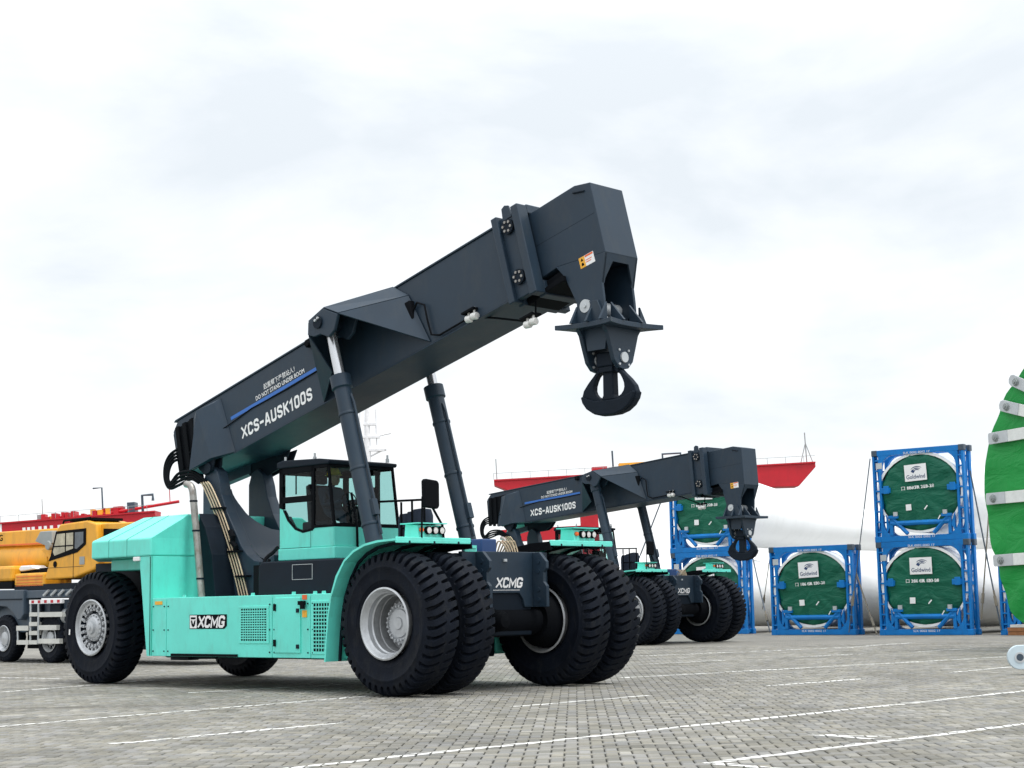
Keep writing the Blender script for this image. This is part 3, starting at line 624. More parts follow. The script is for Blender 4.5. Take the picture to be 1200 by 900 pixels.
    for k in range(3): MB().lathe([(.001,-.05),(.14,-.04),(.165,.02),(.17,.5),(.14,.60),(.001,.62)], 14, (-2.12 + .16 * k, .22 + .02 * (k % 2), 2.08 + .03 * (k % 3)), 'z').build('canvas_bundle', CLOTH, root, smooth=60)
    # --- teal crossbar under the boom foot
    MB().prism([(-7.50,3.62),(-6.55,3.78),(-6.50,4.10),(-7.45,3.98)], .50, .58).build('cross_bracket', TEAL, root)
    MB().prism([(-7.45,3.46),(-6.5,3.64),(-6.5,3.79),(-7.5,3.63)], .44, .60).build('bracket_base', SLATE, root)
    # --- cab
    xr, xf = -4.23, -2.85
    cab = MB(); cab.box(xr - .01, xf + .03, -.72, .72, 2.0, 2.19)
    cab.prism([(xr, 2.19), (xf, 2.19), (xf - .01, 2.52), (-3.37, 2.50), (-3.62, 2.47), (-3.80, 2.52), (-3.98, 2.66), (-4.10, 2.82), (xr, 2.86)], -.70, -.66)
    cab.prism([(xr, 2.19), (xf, 2.19), (xf - .01, 2.52), (xr, 2.50)], .66, .70)
    cab.prism([(-.70, 2.19), (.70, 2.19), (.70, 2.52), (-.70, 2.52)], xf - .045, xf - .005, 'x'); cab.box(xr, xr + .04, -.66, .66, 2.19, 2.45)
    cab = cab.build('cab', TEAL, root, bev=.015)
    fr = MB()
    def bar(p, q, t=.04): fr.tube([p, q], t, 6)
    for s in (-1, 1):
        y = s * .68
        fr.prism([(xr, 2.86), (xr + .10, 2.83), (xr + .10, 3.5), (xr, 3.5)], y - .03, y + .03)
        fr.box(-3.41, -3.34, y - .03, y + .03, 2.48, 3.5); fr.box(xr, -3.33, y - .03, y + .03, 3.40, 3.5); fr.box(xr + .05, -3.35, y - .03, y + .03, 2.93, 3.03)
        fr.prism([(-3.03,3.5),(-2.99,3.5),(xf + .0,2.52),(xf - .045,2.52)], y - .02, y + .02); fr.box(-3.35, -3.0, y - .03, y + .03, 3.45, 3.5); fr.box(-3.35, xf, y - .03, y + .03, 2.50, 2.54)
    fr.box(-3.05, -2.99, -.68, .68, 3.46, 3.5); fr.box(xf - .06, xf, -.68, .68, 2.50, 2.56); fr.box(xr, xr + .06, -.68, .68, 3.40, 3.5)
    fr.prism([(-4.10,2.82),(-3.98,2.66),(-3.80,2.52),(-3.62,2.47),(-3.37,2.50),(-3.37,2.46),(-3.63,2.43),(-3.83,2.49),(-4.02,2.64),(-4.14,2.82)], -.708, -.66)
    fr.build('cab_frame', BLACK, cab, bev=.006)
    MB().prism([(xr - .04, 3.5), (-2.95, 3.5), (-2.93, 3.56), (-3.2, 3.60), (xr + .1, 3.63), (xr - .04, 3.60)], -.73, .73).build('cab_roof', DARK, cab, bev=.02)
    B(-4.15, -3.44, -.69, -.684, 3.04, 3.40).build('window_pane', GLASS, cab); B(-4.15, -3.44, .684, .69, 2.55, 3.40).build('window_pane', GLASS, cab)
    MB().prism([(-4.08,2.93),(-4.10,2.82),(-3.98,2.66),(-3.80,2.52),(-3.62,2.47),(-3.43,2.5),(-3.43,2.93)], -.69, -.684).build('window_pane', GLASS, cab)
    for s in (-1, 1): MB().prism([(-3.33,2.54),(xf - .05,2.54),(-3.06,3.45),(-3.33,3.45)], s*.687 - .003, s*.687 + .003).build('side_window', GLASSD if s < 0 else GLASS, cab)
    MB().slab([(xf - .02,-.66,2.55),(xf - .02,.66,2.55),(-3.02,.66,3.44),(-3.02,-.66,3.44)], .006).build('windscreen', GLASS, cab)
    B(xr + .02, xr + .026, -.66, .66, 2.45, 3.40).build('rear_window', GLASS, cab)
    MB().tube([(-3.80,-.70,3.06),(-3.80,-.70,3.38)], .012, 6).build('window_bar', BLACK, cab)
    MB().tube([(-4.13,-.73,3.12),(-4.13,-.74,3.2)], .03, 6).build('window_catch', BLACK, cab); B(-3.44,-3.40,-.74,-.71,3.12,3.2).build('window_catch', BLACK, cab)
    MB().box(-3.432,-3.426,-.703,-.699,2.19,2.46).box(xr+.03,-3.426,-.703,-.699,2.19,2.197).build('door_seam', DARK, cab)
    seat = MB().box(-3.95,-3.45,-.28,.28,2.42,2.56).prism([(-4.05,2.5),(-3.9,2.5),(-4.0,3.25),(-4.12,3.25)], -.26, .26).box(-4.1,-3.98,-.13,.13,3.26,3.42).box(-3.85,-3.55,-.2,.2,2.1,2.42).build('seat', DARK, cab, bev=.04)
    MB().prism([(-3.10,2.19),(-2.95,2.19),(-2.95,2.6),(-3.05,2.85),(-3.15,2.85)], -.2, .2).tube([(-3.12,0,2.80),(-3.3,0,2.92)], .03).lathe([(.16,.0),(.175,.012),(.16,.024)], 20, (-3.32,0,2.92), 'x').build('steering_console', BLACK, cab)
    MB().box(-3.7,-3.3,.3,.5,2.3,2.75).box(-3.9,-3.2,-.5,-.34,2.25,2.62).build('control_console', DARK, cab, bev=.03)
    MB().tube([(-3.18,.3,2.6),(-3.2,.32,3.0)], .015).box(-3.24,-3.18,.2,.45,2.95,3.18).build('display', BLACK, cab)
    for xx, yy in ((-3.35, -.68), (-2.98, .55), (-4.2,-.6)): MB().tube([(xx,yy,3.58),(xx,yy,3.64)], .03, 8).tube([(xx,yy,3.64),(xx,yy,3.70)], .018, 8).build('work_lamp', GALV, cab)
    MB().tube([(-2.86,-.2,2.0),(-2.79,-.28,2.5),(-2.90,-.3,3.05)], .02).build('cab_hose', BLACK, cab)
    # --- fenders
    arc = [(-1.20,.47),(-1.17,.80),(-1.13,1.10),(-1.07,1.38),(-.94,1.68),(-.76,1.90),(-.56,2.03),(-.33,2.11),(-.05,2.15),(.335,2.165)]
    for s in (-1, 1):
        y0, y1 = sorted((s * 2.285, s * .84))
        th = .03; out_ = arc; inn = [(x + (.03 if z < 1.8 else .012), z - (0 if z < 1.5 else .03)) for x, z in arc]
        mb = MB(); n_ = len(arc)
        for k in range(n_ - 1): mb.prism([out_[k], out_[k+1], inn[k+1], inn[k]], y0, y1)
        f = mb.build('fender', TEAL, root)
        B(.32, .345, y0, y1, 2.10, 2.185).build('front_lip', TEAL, f, bev=.01)
        rb = MB()
        for yy in ((y0 + .25), (y0 + y1) / 2, (y1 - .25)):
            for k in range(n_ - 1): rb.prism([inn[k], inn[k+1], (inn[k+1][0] + (.04 if k < 4 else 0.01), inn[k+1][1] - (.0 if k < 4 else .04)), (inn[k][0] + (.04 if k < 4 else .01), inn[k][1] - (.0 if k < 4 else .04))], yy - .015, yy + .015)
        rb.build('fender_rib', DARK, f)
        li = MB(); yy0, yy1 = sorted((s * .845, s * .83))
        for k in range(n_ - 1): li.prism([out_[k], out_[k+1], (inn[k+1][0] + (.10 if k < 4 else .02), inn[k+1][1] - (.02 if k < 4 else .10)), (inn[k][0] + (.10 if k < 4 else .02), inn[k][1] - (.02 if k < 4 else .10))], yy0, yy1)
        li.build('fender_liner', BLACK, f)
        yc = -1.58 if s < 0 else 1.68
        lb = MB().prism([(.0,2.18),(.30,2.18),(.28,2.36),(.02,2.38)], yc - .24, yc + .24).build('lamp_box', TEAL, f, bev=.01)
        MB().box(-.03,.34,yc-.29,yc+.28,2.375,2.39).build('lamp_hood', TEAL, f)
        for k in range(3):
            c = (.30, yc - .07 + .125 * k, 2.285)
            MB().lathe([(.001,.045),(.046,.04),(.05,.03)], 16, c, 'x').build('work_lamp', LAMPG, f, smooth=40); MB().lathe([(.052,.05),(.058,.04),(.056,-.02),(.001,-.02)], 16, c, 'x').build('lamp_ring', BLACK, f)
        MB().lathe([(.001,.03),(.03,.025),(.034,-.01)], 12, (.30, yc - .19, 2.29), 'x').build('indicator', ORANGE, f)
    MB().slab([(.22,-.84,2.10),(.22,-.60,2.05),(.22,-.60,2.0),(.22,-.84,2.0)], .03).box(-.5,.24,-.84,-.62,2.05,2.09).build('step_plate', TEAL, root)
    # --- mirror on the near fender
    for s in (-1,):
        mr = MB().prism([(-1.80,2.60),(-1.55,2.58),(-1.52,2.62),(-1.52,2.94),(-1.55,2.98),(-1.78,3.0),(-1.81,2.97)], .34, .42, 'x').build('mirror', BLACK, root, bev=.02)
        MB().tube([(.36,-1.62,2.85),(.34,-1.60,2.62),(.33,-1.50,2.50),(.32,-1.38,2.36),(.32,-1.36,2.18)], .018).tube([(.36,-1.80,2.75),(.34,-1.80,2.18)], .014).build('mirror_arm', BLACK, mr)
    # --- boom (everything below is built about the pivot so that it can be luffed)
    def bb_(mb, name, mat, par, **k):
        if par is root: return mb.build(name, mat, root, origin=PIV, **k)
        return mb.build(name, mat, par, origin=PIV, loc=(0,0,0), **k)
    mb = MB(); mb.prism([b2(-1.35,.26), b2(.25,.09), b2(7.25,.06), b2(7.25,1.22), b2(-1.2,1.20), b2(-1.38,1.05)], -.45, .45)
    boom = bb_(mb, 'boom', SLATE, root, bev=.012)
    mb = MB(); mb.prism([b2(-1.3,1.20), b2(7.2,1.222), b2(7.2,1.25), b2(-1.25,1.23)], -.47, .47); mb.prism([b2(.25,.085), b2(7.2,.055), b2(7.2,.035), b2(.25,.065)], -.475, .475); bb_(mb, 'boom_flange', SLATE, boom, bev=.005)
    mb = MB()
    for k in range(5): mb.prism([b2(-1.43,.18+.0), b2(-1.36,.18), b2(-1.36,1.05), b2(-1.43,1.02)], -.42 + .2*k, -.34 + .2*k)
    for k in range(3): mb.prism([b2(-1.28 + .22*k,.28 - .02*k), b2(-1.18 + .22*k,.27 - .02*k), b2(-1.15 + .22*k,1.08), b2(-1.25 + .22*k,1.08)], -.50, -.44)
    mb.prism([b2(-1.36,.2),b2(-.55,.17),b2(-.52,1.1),b2(-1.3,1.06)], -.46, -.45)
    bb_(mb, 'cable_tray', BLACK, boom, bev=.01)
    # flared foot
    for s in (-1, 1):
        TL, TR, BR, BL, FB, FT = bp(-.30,1.04,s*.70), bp(.114,1.14,s*.455), bp(.283,.10,s*.455), bp(-.62,.05,s*.80), bp(-.10,.10,s*.70), bp(.02,1.09,s*.54)
        RT, RB_ = bp(-.75,1.05,s*.455), bp(-.98,.2,s*.455)
        mb = MB(); mb.add([TL, FT, FB, BL, TR, BR, RT, RB_], [(0,1,2,3),(1,4,5,2),(0,3,7,6),(0,6,4,1),(3,2,5,7)]); bb_(mb, 'flared_foot', SLATE, boom)
    for s in (-1, 1):
        for y0, y1 in ((.455, .50), (.61, .645)):
            mb = MB(); mb.prism([b2(-.70,.24), b2(.62,.08), b2(.46,-.08), b2(.28,-.16), b2(-.40,-.16), b2(-.58,.0)] if s > 0 else [b2(-.62,.24), b2(-.05,.20), b2(-.12,.0), b2(-.2,-.10), b2(-.42,-.10), b2(-.55,.05)], min(s*y0,s*y1), max(s*y0,s*y1)); bb_(mb, 'pivot_lug', DARK, boom, bev=.01)
    # cylinder mounts
    for s in (-1, 1):
        def q(u, v, y): return bp(u, v, s * y)
        E, Fq, G, H, I = q(4.25,.93,1.2), q(3.95,1.143,1.2), q(3.54,1.076,1.2), q(3.50,.88,1.2), q(4.0,.714,1.2)
        Cq, Bq_, T, D = q(5.08,.97,.452), q(5.34,.10,.452), q(4.79,1.235,.452), q(3.45,1.235,.452); Aq = q(2.75,.09,.452)
        mb = MB()
        mb.slab([E, Cq, Bq_], .03 * s); mb.slab([E, Fq, T, Cq], .03 * s); mb.slab([Fq, G, D, T], .03 * s)
        mb.slab([G, H, Aq, D], -.03 * s); mb.slab([q(3.5,.30,.85), H, Aq], .02)
        bb_(mb, 'cylinder_mount', SLATE, boom)
        mb = MB(); ear_ = [b2(4.25,.93), b2(3.95,1.143), b2(3.54,1.076), b2(3.48,.88), b2(3.62,.80), b2(3.78,.78), b2(3.95,.66), b2(4.10,.72)]
        mb.prism(ear_, min(s*1.16,s*1.22), max(s*1.16,s*1.22)); mb.prism(ear_, min(s*.78,s*.84), max(s*.78,s*.84)); bb_(mb, 'mount_ear', SLATE, boom, bev=.012)
        mb = MB(); c = bp(3.78,.98,0); mb.lathe([(.001,s*1.25),(.10,s*1.25),(.10,s*.75),(.001,s*.75)], 18, (c.x,0,c.z)); bb_(mb, 'mount_pin', DARK, boom, smooth=40)
        mb = MB(); mb.lathe([(.001,s*1.275),(.022,s*1.275),(.022,s*1.2)], 8, (c.x - .03,0,c.z + .03)); mb.lathe([(.001,s*1.275),(.022,s*1.275),(.022,s*1.2)], 8, (c.x + .03,0,c.z + .06)); bb_(mb, 'mount_bolt', GALV, boom)
    # collar
    mb = MB(); Y = .56
    for (u0, u1, ov) in ((7.18,7.30,.05),(7.60,7.74,.07)):
        mb.prism([b2(u0,-.02-ov), b2(u1,-.02-ov), b2(u1,1.24+ov), b2(u0,1.24+ov)], -Y - .05, -.40); mb.prism([b2(u0,-.02-ov), b2(u1,-.02-ov), b2(u1,1.24+ov), b2(u0,1.24+ov)], .40, Y + .05)
        mb.prism([b2(u0,1.18), b2(u1,1.18), b2(u1,1.26+ov), b2(u0,1.26+ov)], -.40, .40); mb.prism([b2(u0,-.04-ov), b2(u1,-.04-ov), b2(u1,.12), b2(u0,.12)], -.40, .40)
    for s in (-1, 1): mb.prism([b2(7.22,-.03), b2(7.70,-.03), b2(7.70,1.25), b2(7.22,1.25)], min(s*.41,s*.53), max(s*.41,s*.53))
    collar = bb_(mb, 'collar', SLATE, boom, bev=.015)
    for s in (-1, 1):
        for v in (1.07, .27):
            c = bp(7.44, v); mb = MB(); mb.lathe([(.001,s*.575),(.115,s*.575),(.115,s*.52)], 22, (c.x,0,c.z))
            bb_(mb, 'slide_pad', DARK, boom)
            for k in range(6):
                t = k * math.pi / 3; mb = MB(); mb.lathe([(.001,s*.592),(.022,s*.592),(.022,s*.57)], 6, (c.x + .075*math.cos(t),0,c.z + .075*math.sin(t))); bb_(mb, 'pad_bolt', STEEL, boom)
    mb = MB(); mb.prism([b2(7.36,1.20), b2(7.54,1.20), b2(7.52,1.38), b2(7.45,1.41), b2(7.38,1.38)], -.545, -.515); bb_(mb, 'lifting_lug', SLATE, boom)
    mb = MB(); mb.prism([b2(7.3,.06), b2(8.05,.14), b2(8.12,.06), b2(8.08,-.02), b2(7.3,-.10)], -.33, .33); mb.prism([b2(7.75,-.02), b2(8.12,.02), b2(8.12,-.07), b2(7.75,-.09)], -.42, .42); bb_(mb, 'wear_plate', BLACK, boom, bev=.01)
    # stripe, lettering
    mb = MB(); mb.prism([b2(.30,.665), b2(2.70,.668), b2(2.70,.725), b2(.30,.725)], -.4535, -.44); bb_(mb, 'stripe', BLUEP, boom)
    yy = -.4535
    block_text('XCS-AUSK100S', 'lettering', WHITE, boom, bp(.53,.238,yy), UD, VD, 1.95, .215, st=.215, shear=.10, gap=.16, rel=PIV)
    text('起重臂下严禁站人！', 'lettering', WHITE, boom, bp(1.30,.85,yy), UD, VD, .86, .10, bold=.006, rel=PIV)
    text('DO NOT STAND UNDER BOOM', 'lettering', WHITE, boom, bp(1.05,.745,yy), UD, VD, 1.34, .075, bold=.012, rel=PIV)
    mb = MB(); mb.tube([bp(-.75,.42,-.64), bp(-.45,.55,-.63), bp(-.2,.50,-.62), bp(.05,.56,-.53), bp(.25,.60,-.47), bp(.9,.66,-.462), bp(1.9,.64,-.462), bp(2.7,.65,-.462)], .010, 6); mb.tube([bp(-.25,.50,-.625), bp(-.27,.36,-.635), bp(-.34,.2,-.645)], .012, 6); bb_(mb, 'boom_cable', BLACK, boom)
    mb = MB(); mb.prism([b2(2.60,1.10), b2(2.72,1.10), b2(2.72,1.22), b2(2.60,1.22)], -.52, -.45); mb.tube([bp(2.66,1.14,-.46), bp(2.66,1.14,-.55)], .05, 10); bb_(mb, 'camera', BLACK, boom)
    mb = MB(); mb.prism([b2(5.05,.56), b2(5.17,.56), b2(5.17,.86), b2(5.05,.86)], -.55, -.45); bb_(mb, 'junction_box', BLACK, boom, bev=.01)
    mb = MB(); mb.tube([bp(5.17,.70,-.50), bp(5.28,.78,-.50), bp(5.42,.68,-.50), bp(5.42,.40,-.50), bp(5.44,.18,-.50), bp(5.6,.11,-.49), bp(6.3,.12,-.49), bp(6.6,.0,-.3), bp(7.3,-.35,-.2)], .016, 8); bb_(mb, 'boom_hose', BLACK, boom, smooth=50)
    for (u, v, y) in ((6.30,.10,-.50), (7.36,-.42,-.46)):
        mb = MB()
        for dy, du in ((0,-.05),(.0,.07)):
            c = bp(u + du, v, y); mb.lathe([(.001,.075),(.05,.07),(.055,.06),(.055,-.03),(.001,-.03)], 14, tuple(c), 'x'); mb.tube([c, c + Vector((0,.02,.14))], .018, 6)
        bb_(mb, 'boom_lamp', LAMPG, boom, smooth=40)
        mb = MB(); mb.prism([b2(u-.12,v+.09), b2(u+.14,v+.09), b2(u+.14,v+.12), b2(u-.12,v+.12)], y - .06, y + .14); bb_(mb, 'lamp_bracket', BLACK, boom)
    mb = MB(); c = bp(7.36,-.34,-.3); mb.tube([c, c + Vector((0,0,.42))], .014, 6); bb_(mb, 'lamp_stay', BLACK, boom)
    # --- inner boom and head
    mb = MB(); HB = .355
    mb.prism([b2(7.0,.20), b2(7.55,.16), b2(8.02,.20), b2(8.91,.04), b2(8.93,1.118), b2(8.64,1.20), b2(7.0,1.17)], -HB, HB)
    head = bb_(mb, 'boom_head', SLATE, root, bev=.012)
    ck = [b2(7.98,.21), b2(8.905,.045), b2(8.72,-.342), b2(8.69,-.55), b2(8.66,-.70), b2(8.12,-.86), b2(8.20,-.44), b2(8.10,.0)]
    for s in (-1, 1):
        mb = MB(); mb.prism(ck, min(s*HB, s*(HB-.05)), max(s*HB, s*(HB-.05))); bb_(mb, 'cheek_plate', SLATE, head, bev=.008)
    # sloping lower face with its opening
    def fl(t, y): a0 = bp(8.905,.045); a1 = bp(8.72,-.342); p = a0.lerp(a1, t); return (p.x, y, p.z)
    mb = MB(); hb = HB - .002
    for poly in ([(-hb,0),(hb,0),(.17,.25),(-.17,.25)], [(-hb,0),(-.17,.25),(-.29,.85),(-.29,1.0),(-hb,1.0)], [(hb,0),(hb,1.0),(.29,1.0),(.29,.85),(.17,.25)]):
        mb.slab([fl(t, y) for y, t in poly], .03)
    bb_(mb, 'lower_face', SLATE, head)
    mb = MB(); mb.prism([b2(8.10,.19), b2(8.75,.06), b2(8.70,.02), b2(8.10,.14)], -.30, .30); mb.prism([b2(8.10,-.05), b2(8.30,-.5), b2(8.26,-.52), b2(8.06,-.07)], -.30, .30); bb_(mb, 'head_web', DARK, head)
    mb = MB(); mb.box(2.02,2.14,-HB-.004,-HB+.002,5.98,6.06); 
    mb = MB(); mb.cur = 0; e = -HB - .004
    mb.prism([b2(8.42,-.01), b2(8.53,-.01), b2(8.53,.15), b2(8.42,.15)], e, -HB + .001); bb_(mb, 'warning_label', LABELY, head)
    mb = MB(); mb.prism([b2(8.53,-.01), b2(8.70,-.01), b2(8.70,.15), b2(8.53,.15)], e, -HB + .001); bb_(mb, 'label_panel', WHITE, head)
    mb = MB(); mb.prism([b2(8.54,.12), b2(8.69,.12), b2(8.69,.145), b2(8.54,.145)], e - .003, -HB); mb.prism([b2(8.54,.07), b2(8.66,.07), b2(8.66,.08), b2(8.54,.08)], e - .003, -HB); mb.prism([b2(8.54,.04), b2(8.64,.04), b2(8.64,.05), b2(8.54,.05)], e - .003, -HB); bb_(mb, 'label_print', ORANGE, head)
    mb = MB(); mb.prism([b2(8.45,.09), b2(8.50,.09), b2(8.475,.13)], e - .003, -HB); mb.prism([b2(8.45,.02), b2(8.50,.02), b2(8.49,.06), b2(8.46,.06)], e - .003, -HB); bb_(mb, 'label_mark', BLACK, head)
    mb = MB(); mb.tube([bp(8.60,1.10,-HB-.012), bp(8.80,1.04,-HB-.012)], .014, 6); mb.prism([b2(7.6,.66), b2(8.88,.66), b2(8.88,.665), b2(7.6,.665)], -HB - .001, -HB + .001); bb_(mb, 'head_weld', DARK, head)
    # --- hook block hangs plumb from the head pin
    pin = Vector((2.23, 0, 5.36)); hx, hz = 2.33, 5.08
    mb = MB(); sx_, sy_ = .52, .575
    ring = []
    for (ax_, ay_, bx_, by_) in ((-1,-1,1,-1),(1,-1,1,1),(1,1,-1,1),(-1,1,-1,-1)):
        for t in (0, .06, .2, .35, .5, .65, .8, .94):
            px_, py_ = ax_ + (bx_ - ax_) * t, ay_ + (by_ - ay_) * t
            k = 1 - .20 * math.sin(math.pi * t) ** 0.8 if t else 1.0
            if ax_ == bx_: px_ *= k
            else: py_ *= k
            ring.append((hx + px_ * sx_, py_ * sy_))
    mb.prism(ring, hz - .035, hz + .035, 'z')
    block = mb.build('hook_block', SLATE, root, bev=.006, origin=pin)
    def hk(mb, name, mat, **k): return mb.build(name, mat, block, origin=pin, loc=(0,0,0), **k)
    gs = MB()
    for s in (-1, 1):
        for x in (hx - .28, hx, hx + .26): gs.prism([(s*.36,hz+.04),(s*.52,hz+.04),(s*.36,hz+.30)], x - .02, x + .02, 'x')
        gs.prism([(hx-.30,hz+.04),(hx+.26,hz+.04),(hx+.12,hz+.34),(hx-.22,hz+.34)], s*.36-.03, s*.36+.03)
    for y in (-.2, .2): gs.prism([(hx+.22,hz+.04),(hx+.46,hz+.04),(hx+.22,hz+.32)], y - .02, y + .02); gs.prism([(hx-.22,hz+.04),(hx-.46,hz+.04),(hx-.22,hz+.30)], y - .02, y + .02)
    hk(gs, 'gusset', SLATE, bev=.006)
    mb = MB(); mb.lathe([(.001,-.40),(.095,-.40),(.095,.40),(.001,.40)], 20, (pin.x,0,pin.z)); mb.lathe([(.001,-.42),(.03,-.42),(.03,-.39)], 10, (pin.x,0,pin.z)); hk(mb, 'head_pin', GALV, smooth=40)
    lug = [(-.40,hz-.03),(-.33,hz-.12),(-.27,hz-.30),(-.20,hz-.50),(-.10,hz-.60),(0,hz-.62),(.10,hz-.60),(.20,hz-.50),(.27,hz-.30),(.33,hz-.12),(.40,hz-.03)]
    for x in (hx - .26, hx + .22):
        hk(MB().prism(lug, x - .035, x + .035, 'x'), 'lug', SLATE, bev=.01)
        mb = MB(); mb.lathe([(.001,.06),(.075,.06),(.075,-.06),(.001,-.06)], 18, (x,0,hz-.45), 'x')
        for a_, b_2 in ((.1,.1),(-.1,.1),(.1,-.1),(-.1,-.1)): mb.lathe([(.001,.05),(.018,.05),(.018,-.05)], 8, (x,a_,hz-.45+b_2), 'x')
        hk(mb, 'lug_pin', GALV, smooth=40)
    mb = MB()
    for y in (-.25, .25): mb.prism([(hx-.24,hz-.03),(hx+.2,hz-.03),(hx+.14,hz-.34),(hx-.18,hz-.34)], y - .02, y + .02)
    hk(mb, 'block_web', SLATE)
    # ramshorn hook in the lengthwise plane
    mb = MB(); mb.box(hx-.15,hx+.15,-.13,.13,hz-.56,hz-.36); hk(mb, 'hook_yoke', DARK, bev=.02)
    outr = [(.0,3.83),(.14,3.835),(.28,3.87),(.40,3.94),(.475,4.03),(.505,4.12),(.47,4.22),(.38,4.32),(.28,4.41),(.20,4.49),(.165,4.49)]
    innr = [(.0,4.08),(.10,4.08),(.17,4.09),(.225,4.12),(.265,4.165),(.28,4.21),(.275,4.27),(.25,4.33),(.215,4.39),(.17,4.43),(.13,4.45)]
    full = lambda q: [(hx + p[0], p[1]) for p in reversed(q)] + [(hx - p[0], p[1]) for p in q[1:]]
    mb = MB(); ribbon(mb, full(outr), full(innr), .05)
    low = [(p[0], p[1]) for p in outr[:6]]; lin = [(.0,4.05),(.12,4.05),(.24,4.06),(.33,4.09),(.40,4.115),(.455,4.14)]
    ribbon(mb, full([(x * .97, z + .008) for x, z in low]), full(lin), .095)
    mb.prism([(hx-.088,hz-.50),(hx+.088,hz-.50),(hx+.095,4.12),(hx+.14,4.05),(hx-.14,4.05),(hx-.095,4.12)], -.065, .065)
    hk(mb, 'hook', DARK, bev=.018)
    mb = MB()
    for s in (-1, 1): mb.prism([(hx + s*.12,4.46),(hx + s*.19,4.42),(hx + s*.21,4.46),(hx + s*.14,4.54),(hx+s*.10,4.52)], -.07, .07)
    mb.box(hx-.12,hx+.12,-.11,.11,4.44,4.52); hk(mb, 'safety_latch', DARK, bev=.01)
    # --- lift cylinders
    PB = Vector((-1.41, 0, 1.70)); cyl = []
    for s in (-1, 1):
        mb = MB(); BL_ = 3.24
        mb.lathe([(.001,0),(.14,0),(.135,.1),(.135,BL_-.22),(.165,BL_-.2),(.165,BL_),(.10,BL_+.01)], 28, ax='z')
        mb.tube([(.17,s*-.02,.6),(.17,s*-.02,BL_-.5),(.14,s*-.02,BL_-.35)], .02, 8); mb.box(.1,.2,-.05,.05,.9,1.15)
        for zz in (.8, 1.7, 2.6): mb.lathe([(.145,zz-.02),(.15,zz),(.145,zz+.02)], 28, ax='z')
        c = mb.build('lift_cylinder', SLATE, root, smooth=38); c.location = (PB.x, s * 1.0, PB.z)
        rod = MB().lathe([(.082,-1.6),(.082,0),(.001,0)], 24, ax='z').build('piston_rod', CHROME, c, smooth=40)
        eye = MB().lathe([(.001,-.13),(.15,-.13),(.15,.13),(.001,.13)], 22, (0,0,0)).build('rod_eye', DARK, c, smooth=40)
        cyl.append((c, rod, eye))
    return root
def pose_stacker(root, dphi):
    """luff boom, head and lift cylinders about the boom pivot by dphi (radians, up positive)"""
    Rm = Matrix.Rotation(-dphi, 4, 'Y')
    pin0 = bp(3.78, .98); pin = PIV + Rm @ (pin0 - PIV)
    for ch in root.children:
        k = ch.name.split('.')[0]
        if k in ('boom', 'boom_head'): ch.rotation_euler = (0, -dphi, 0)
        elif k == 'hook_block': ch.location = PIV + Rm @ (Vector((2.23, 0, 5.36)) - PIV)
        elif k == 'lift_cylinder':
            d = Vector((pin.x - ch.location.x, 0, pin.z - ch.location.z)); L = d.length
            ch.rotation_euler = (0, math.atan2(d.x, d.z), 0)
            for g in ch.children:
                g.location = (0, 0, L - (.02 if g.name.startswith('piston') else 0))
stacker = build_stacker(); pose_stacker(stacker, 0.0)
tag(stacker, 'large teal and slate reach stacker in front with raised boom and hook', 'reach stacker', 'teal reach stackers parked in the yard')
st2 = copy_tree(stacker); st2.location = (4.815, 50.185, 0); pose_stacker(st2, -R(10.05))
tag(st2, 'smaller looking reach stacker parked behind the front one with lower boom near blue frames', 'reach stacker', 'teal reach stackers parked in the yard')

